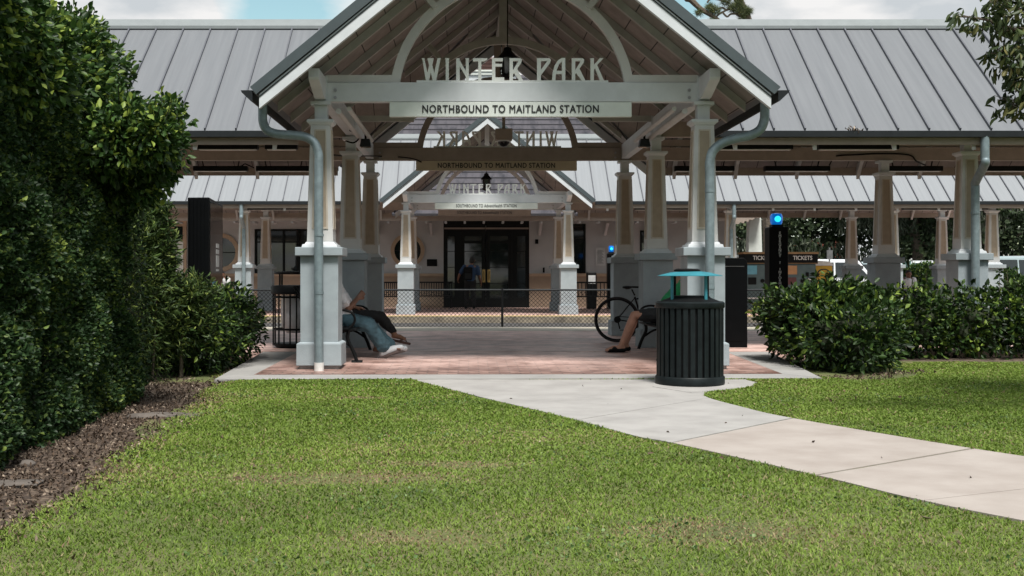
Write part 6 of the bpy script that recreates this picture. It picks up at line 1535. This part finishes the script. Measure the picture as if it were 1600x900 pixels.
ps = thing('parking_sign', ((1296-732)*44/1800, 44, 0.05), 'small pale parking sign on a thin pole', 'sign')
MB().tube([(0,0,0),(0,0,2.2)], 0.03, 6).build('pole', M['steel'], ps); MB().box(-0.11,0.11,-0.05,-0.031,1.75,2.10).build('plate', M['steel'], ps)

# ------------------------------------------------------------------ grass blades, mulch, litter
def inside(poly, x, y):
    r = np.zeros(len(x), bool); n = len(poly)
    for i in range(n):
        x0, y0 = poly[i]; x1, y1 = poly[(i+1) % n]
        c = ((y0 > y) != (y1 > y)) & (x < (x1-x0)*(y-y0)/(y1-y0+1e-12)+x0); r ^= c
    return r
pathpoly = [lerp_poly(PL, i/90) for i in range(91)] + [lerp_poly(PR, i/90) for i in range(90, -1, -1)]
mulch_poly = MUL + [(-9,12.62),(-9,2)]
# mulch sheets
mm_ = MB(); 
mp_pts = [(x-0.15, y) for x, y in MUL]
for (a, b) in zip(MUL[:-1], MUL[1:]): mm_.slab([(a[0],a[1],-0.047),(b[0],b[1],-0.047),(-7,b[1],-0.047),(-7,a[1],-0.047)], 0.03)
struct(mm_.build('mulch_bed', M['mulch']))
struct(MB().slab([(-7,12.63,-0.042),(-2.80,12.63,-0.042),(-2.93,16.39,-0.02),(-7,16.39,-0.02)], 0.03).build('mulch_bed', M['mulch']))
struct(MB().slab([(3.95,12.85,-0.042),(4.9,13.2,-0.042),(5.5,14.2,-0.042),(5.6,15.6,-0.042),(12,15.7,-0.042),(12,16.39,-0.02),(4.3,16.39,-0.02)], 0.03).build('mulch_bed', M['mulch']))
def grass(n, x0, x1, y0, y1, hgt):
    x = rng.uniform(x0, x1, n); y = y0+(y1-y0)*rng.uniform(0, 1, n)**1.25
    keep = ~inside(pathpoly, x, y)
    edge = 0.10*np.sin(y*3.1)+0.07*np.sin(y*8.3)+rng.normal(0, 0.12, n)
    mx_ = np.interp(y, [p[1] for p in MUL], [p[0] for p in MUL])
    keep &= x > mx_+edge
    keep &= ~((y > 12.60+0.018*np.clip(x+2.8, 0, 9)) & (x > -2.85) & (x < 3.98+(y-12.8)*0.1))
    keep &= ~(inside(ap, x, y))
    keep &= ~((x > 3.9) & (y > 12.95) & (x < 5.35) & (((x-4.5)/0.95)**2+((y-14.3)/1.3)**2 < 1))
    keep &= ~((y > 15.6+0.1*np.sin(x*4)) & (x > 3.5))
    q = np.stack([x, y, y*0], 1)
    bare = 0.5+0.5*vnoise(q, 1.7, 3.3)+0.22*vnoise(q, 5.0, 1.0)
    spots = [(-0.75,6.6,0.75,0.20),(-0.1,7.1,0.5,0.12),(-1.0,11.0,0.28,0.12),(1.1,5.2,0.5,0.25),(-0.2,5.1,0.4,0.16),(5.6,8.2,0.5,0.25),(7.3,13.3,0.9,0.14)]
    thin = np.zeros(n)
    for sx, sy, rx, ry in spots: thin = np.maximum(thin, 1.25*np.exp(-(((x-sx)/rx)**2+((y-sy)/ry)**2)))
    keep &= rng.uniform(0, 1, n) > 0.15*np.clip(thin*(0.6+0.6*vnoise(q, 9.0, 2.0)), 0, 1)
    x, y, thin, bare = x[keep], y[keep], thin[keep], bare[keep]; n = len(x)
    z = lawn_z(x, y)
    a = rng.uniform(0, 2*np.pi, n); lean = rng.uniform(0.15, 1.3, n); h = hgt*rng.uniform(0.5, 1.3, n)*(1-0.3*thin)*(0.85+0.3*bare)
    d = np.stack([np.cos(a)*lean, np.sin(a)*lean, np.ones(n)], 1); d /= np.linalg.norm(d, axis=1)[:, None]
    wd_ = (0.0024+0.0006*(y-4))*rng.uniform(0.8, 1.3, n)
    b = rng.uniform(0, 2*np.pi, n); s = np.stack([np.cos(b), np.sin(b), 0*b], 1)*wd_[:, None]
    base = np.stack([x, y, z-0.004], 1); mid = base+d*(h*0.55)[:, None]; tip = mid+(d+np.stack([np.cos(a), np.sin(a), -0.6*np.ones(n)], 1)*0.5)*(h*0.45)[:, None]
    v = np.stack([base-s, base+s, mid+s*0.8, tip, mid-s*0.8], 1).reshape(-1, 3)
    fa = np.arange(n)[:, None]*5+np.array([0,1,2,4]); fb = np.arange(n)[:, None]*5+np.array([4,2,3])
    me = bpy.data.meshes.new('grass'); me.vertices.add(len(v)); me.vertices.foreach_set('co', v.astype(np.float32).ravel())
    li = np.concatenate([fa.ravel(), fb.ravel()]).astype(np.int32); me.loops.add(len(li)); me.loops.foreach_set('vertex_index', li)
    me.polygons.add(2*n); me.polygons.foreach_set('loop_start', np.concatenate([np.arange(n)*4, n*4+np.arange(n)*3]).astype(np.int32)); me.update(calc_edges=True)
    q = np.stack([x, y, y*0], 1)
    patch = 0.5*vnoise(q, 0.9, 5.0)+0.35*vnoise(q, 2.6, 2.0)+0.2*vnoise(q, 7.0, 7.0)
    mxv = np.interp(y, [p[1] for p in MUL], [p[0] for p in MUL]); border = np.clip(1-(x-mxv)/0.45, 0, 1)
    rv = np.clip(0.36+0.40*patch+0.5*border*rng.uniform(0, 1, n)+rng.normal(0, 0.17, n)+0.62*np.clip(thin, 0, 1)*rng.uniform(0, 1, n), 0, 1)
    dead = rng.uniform(0, 1, n) < 0.035+0.08*np.clip(patch, 0, 1); rv[dead] = rng.uniform(0.85, 1, dead.sum())
    br_ = rng.uniform(0, 1, n) < 0.62*np.clip(thin-0.25+0.25*vnoise(q, 9.0, 2.0), 0, 1); rv[br_] = rng.uniform(0.86, 1, br_.sum())
    at = me.attributes.new('rnd', 'FLOAT', 'POINT'); at.data.foreach_set('value', np.repeat(rv, 5).astype(np.float32))
    me.materials.append(M['blade']); return link('grass', me)
gr = grass(900000, -3.0, 9.0, 3.6, 16.2, 0.027)
tag(gr, 'short mown green lawn grass with brownish worn patches', 'grass', kind='stuff')
def weeds():
    n = 26000; x = rng.uniform(-2.4, 6.5, n); y = 3.8+8.6*rng.uniform(0, 1, n)**1.2; q = np.stack([x, y, y*0], 1)
    k = (~inside(pathpoly, x, y)) & (vnoise(q, 3.1, 8.0)+0.4*vnoise(q, 11, 1.0) > 0.42) & (x > np.interp(y, [p[1] for p in MUL], [p[0] for p in MUL])) & ~((y > 12.55) & (x < 4)) & ~inside(ap, x, y)
    p = q[k]; p[:, 2] = lawn_z(p[:, 0], p[:, 1])+rng.uniform(0.008, 0.024, k.sum())
    o = leaf_cloud('clover', p, np.tile([0.0, 0.0, 0.25], (len(p), 1)), 0.016, M['leaf_hedge2'], None, 0.9); tag(o, 'patches of broad-leaved clover and weeds among the grass', 'weeds', kind='stuff')
weeds()
def litter(n, fx, name, label, size, lo=0.0, hi=1.0):
    x, y, z = fx(n); p = np.stack([x, y, z], 1)
    o = leaf_cloud(name, p, np.tile([0.0, 0.0, 0.15], (len(p), 1)), size, M['litter'], None, 0.5, rnd=lo+(hi-lo)*rng.uniform(0, 1, len(p))**2)
    tag(o, label, 'leaf litter', kind='stuff'); return o
def f1(n):
    y = rng.uniform(3.5, 12.6, n); mx_ = np.interp(y, [p[1] for p in MUL], [p[0] for p in MUL]); x = mx_+0.10+rng.normal(0, 0.10, n)-rng.uniform(0, 1, n)**0.9*1.1; return x, y, np.full(n, -0.040)+rng.uniform(0, 0.010, n)
litter(12000, f1, 'leaf_litter', 'brown dead leaves and bark chips under the left hedge', 0.027)
def f2(n):
    x = rng.uniform(-3.6, 5.6, n); y = np.where(x < -2.7, rng.uniform(12.2, 13.2, n), np.where(x > 3.9, 12.9+rng.uniform(0, 0.5, n)+np.clip(x-4.6, 0, 2)*0.9, rng.uniform(12.3, 12.55, n)))
    k = (x < -2.4) | (x > 3.7); return x[k], y[k], np.full(k.sum(), -0.03)+rng.uniform(0, 0.015, k.sum())
litter(1800, f2, 'leaf_litter', 'dead leaves scattered along the kerb and shrub feet', 0.035)
def f3(n):
    x = rng.uniform(-2.5, 6, n); y = rng.uniform(4, 12.4, n); k = ~inside(pathpoly, x, y); return x[k], y[k], np.full(k.sum(), -0.03)+rng.uniform(0, 0.01, k.sum())
litter(130, f3, 'fallen_leaves', 'few pale fallen leaves lying on the lawn', 0.038, 0.5, 1.0)
def f4(n):
    t = rng.uniform(0.02, 0.8, n); s = rng.uniform(0, 1, n); P0 = np.array([lerp_poly(PL, a) for a in t]); P1 = np.array([lerp_poly(PR, a) for a in t]); q = P0*(1-s[:, None])+P1*s[:, None]
    return q[:, 0], q[:, 1], -0.025+0.024*np.clip((q[:, 1]-11)/1.5, 0, 1)
litter(26, f4, 'path_debris', 'tiny dark twigs and leaves on the concrete path', 0.026, 0.0, 0.3)
def rock(x, y, sx, sy, sz, label, flat=False, rz=0.0):
    bm = bmesh.new(); bmesh.ops.create_icosphere(bm, subdivisions=3, radius=1)
    for v in bm.verts:
        c = v.co; k_ = 1+0.12*math.sin(c.x*5+x)+0.1*math.sin(c.y*7+y)+0.06*math.sin(c.z*9); v.co = Vector((math.copysign(abs(c.x)**(0.5 if flat else 0.8), c.x)*sx*k_, math.copysign(abs(c.y)**(0.5 if flat else 0.8), c.y)*sy*k_, c.z*sz))
    me = bpy.data.meshes.new('stone'); bm.to_mesh(me); bm.free(); me.materials.append(M['stone']); o = link('stone', me); o.location = (x, y, -0.035); o.rotation_euler = (0, 0, rz)
    me.polygons.foreach_set('use_smooth', [True]*len(me.polygons)); return tag(o, label, 'stone', 'stones lying in the mulch')
rock(-2.53, 6.45, 0.12, 0.10, 0.012, 'flat pale stepping stone in the mulch near the left edge', True, 0.2)
rock(-2.72, 7.1, 0.045, 0.035, 0.03, 'small whitish pebble by the hedge foot')
rock(-2.50, 9.65, 0.25, 0.15, 0.012, 'larger grey slab half buried where mulch meets lawn', True, -0.1)
rock(-2.66, 9.5, 0.17, 0.07, 0.035, 'tan stone at the front of the half buried slab')
print('objects', len(bpy.data.objects))
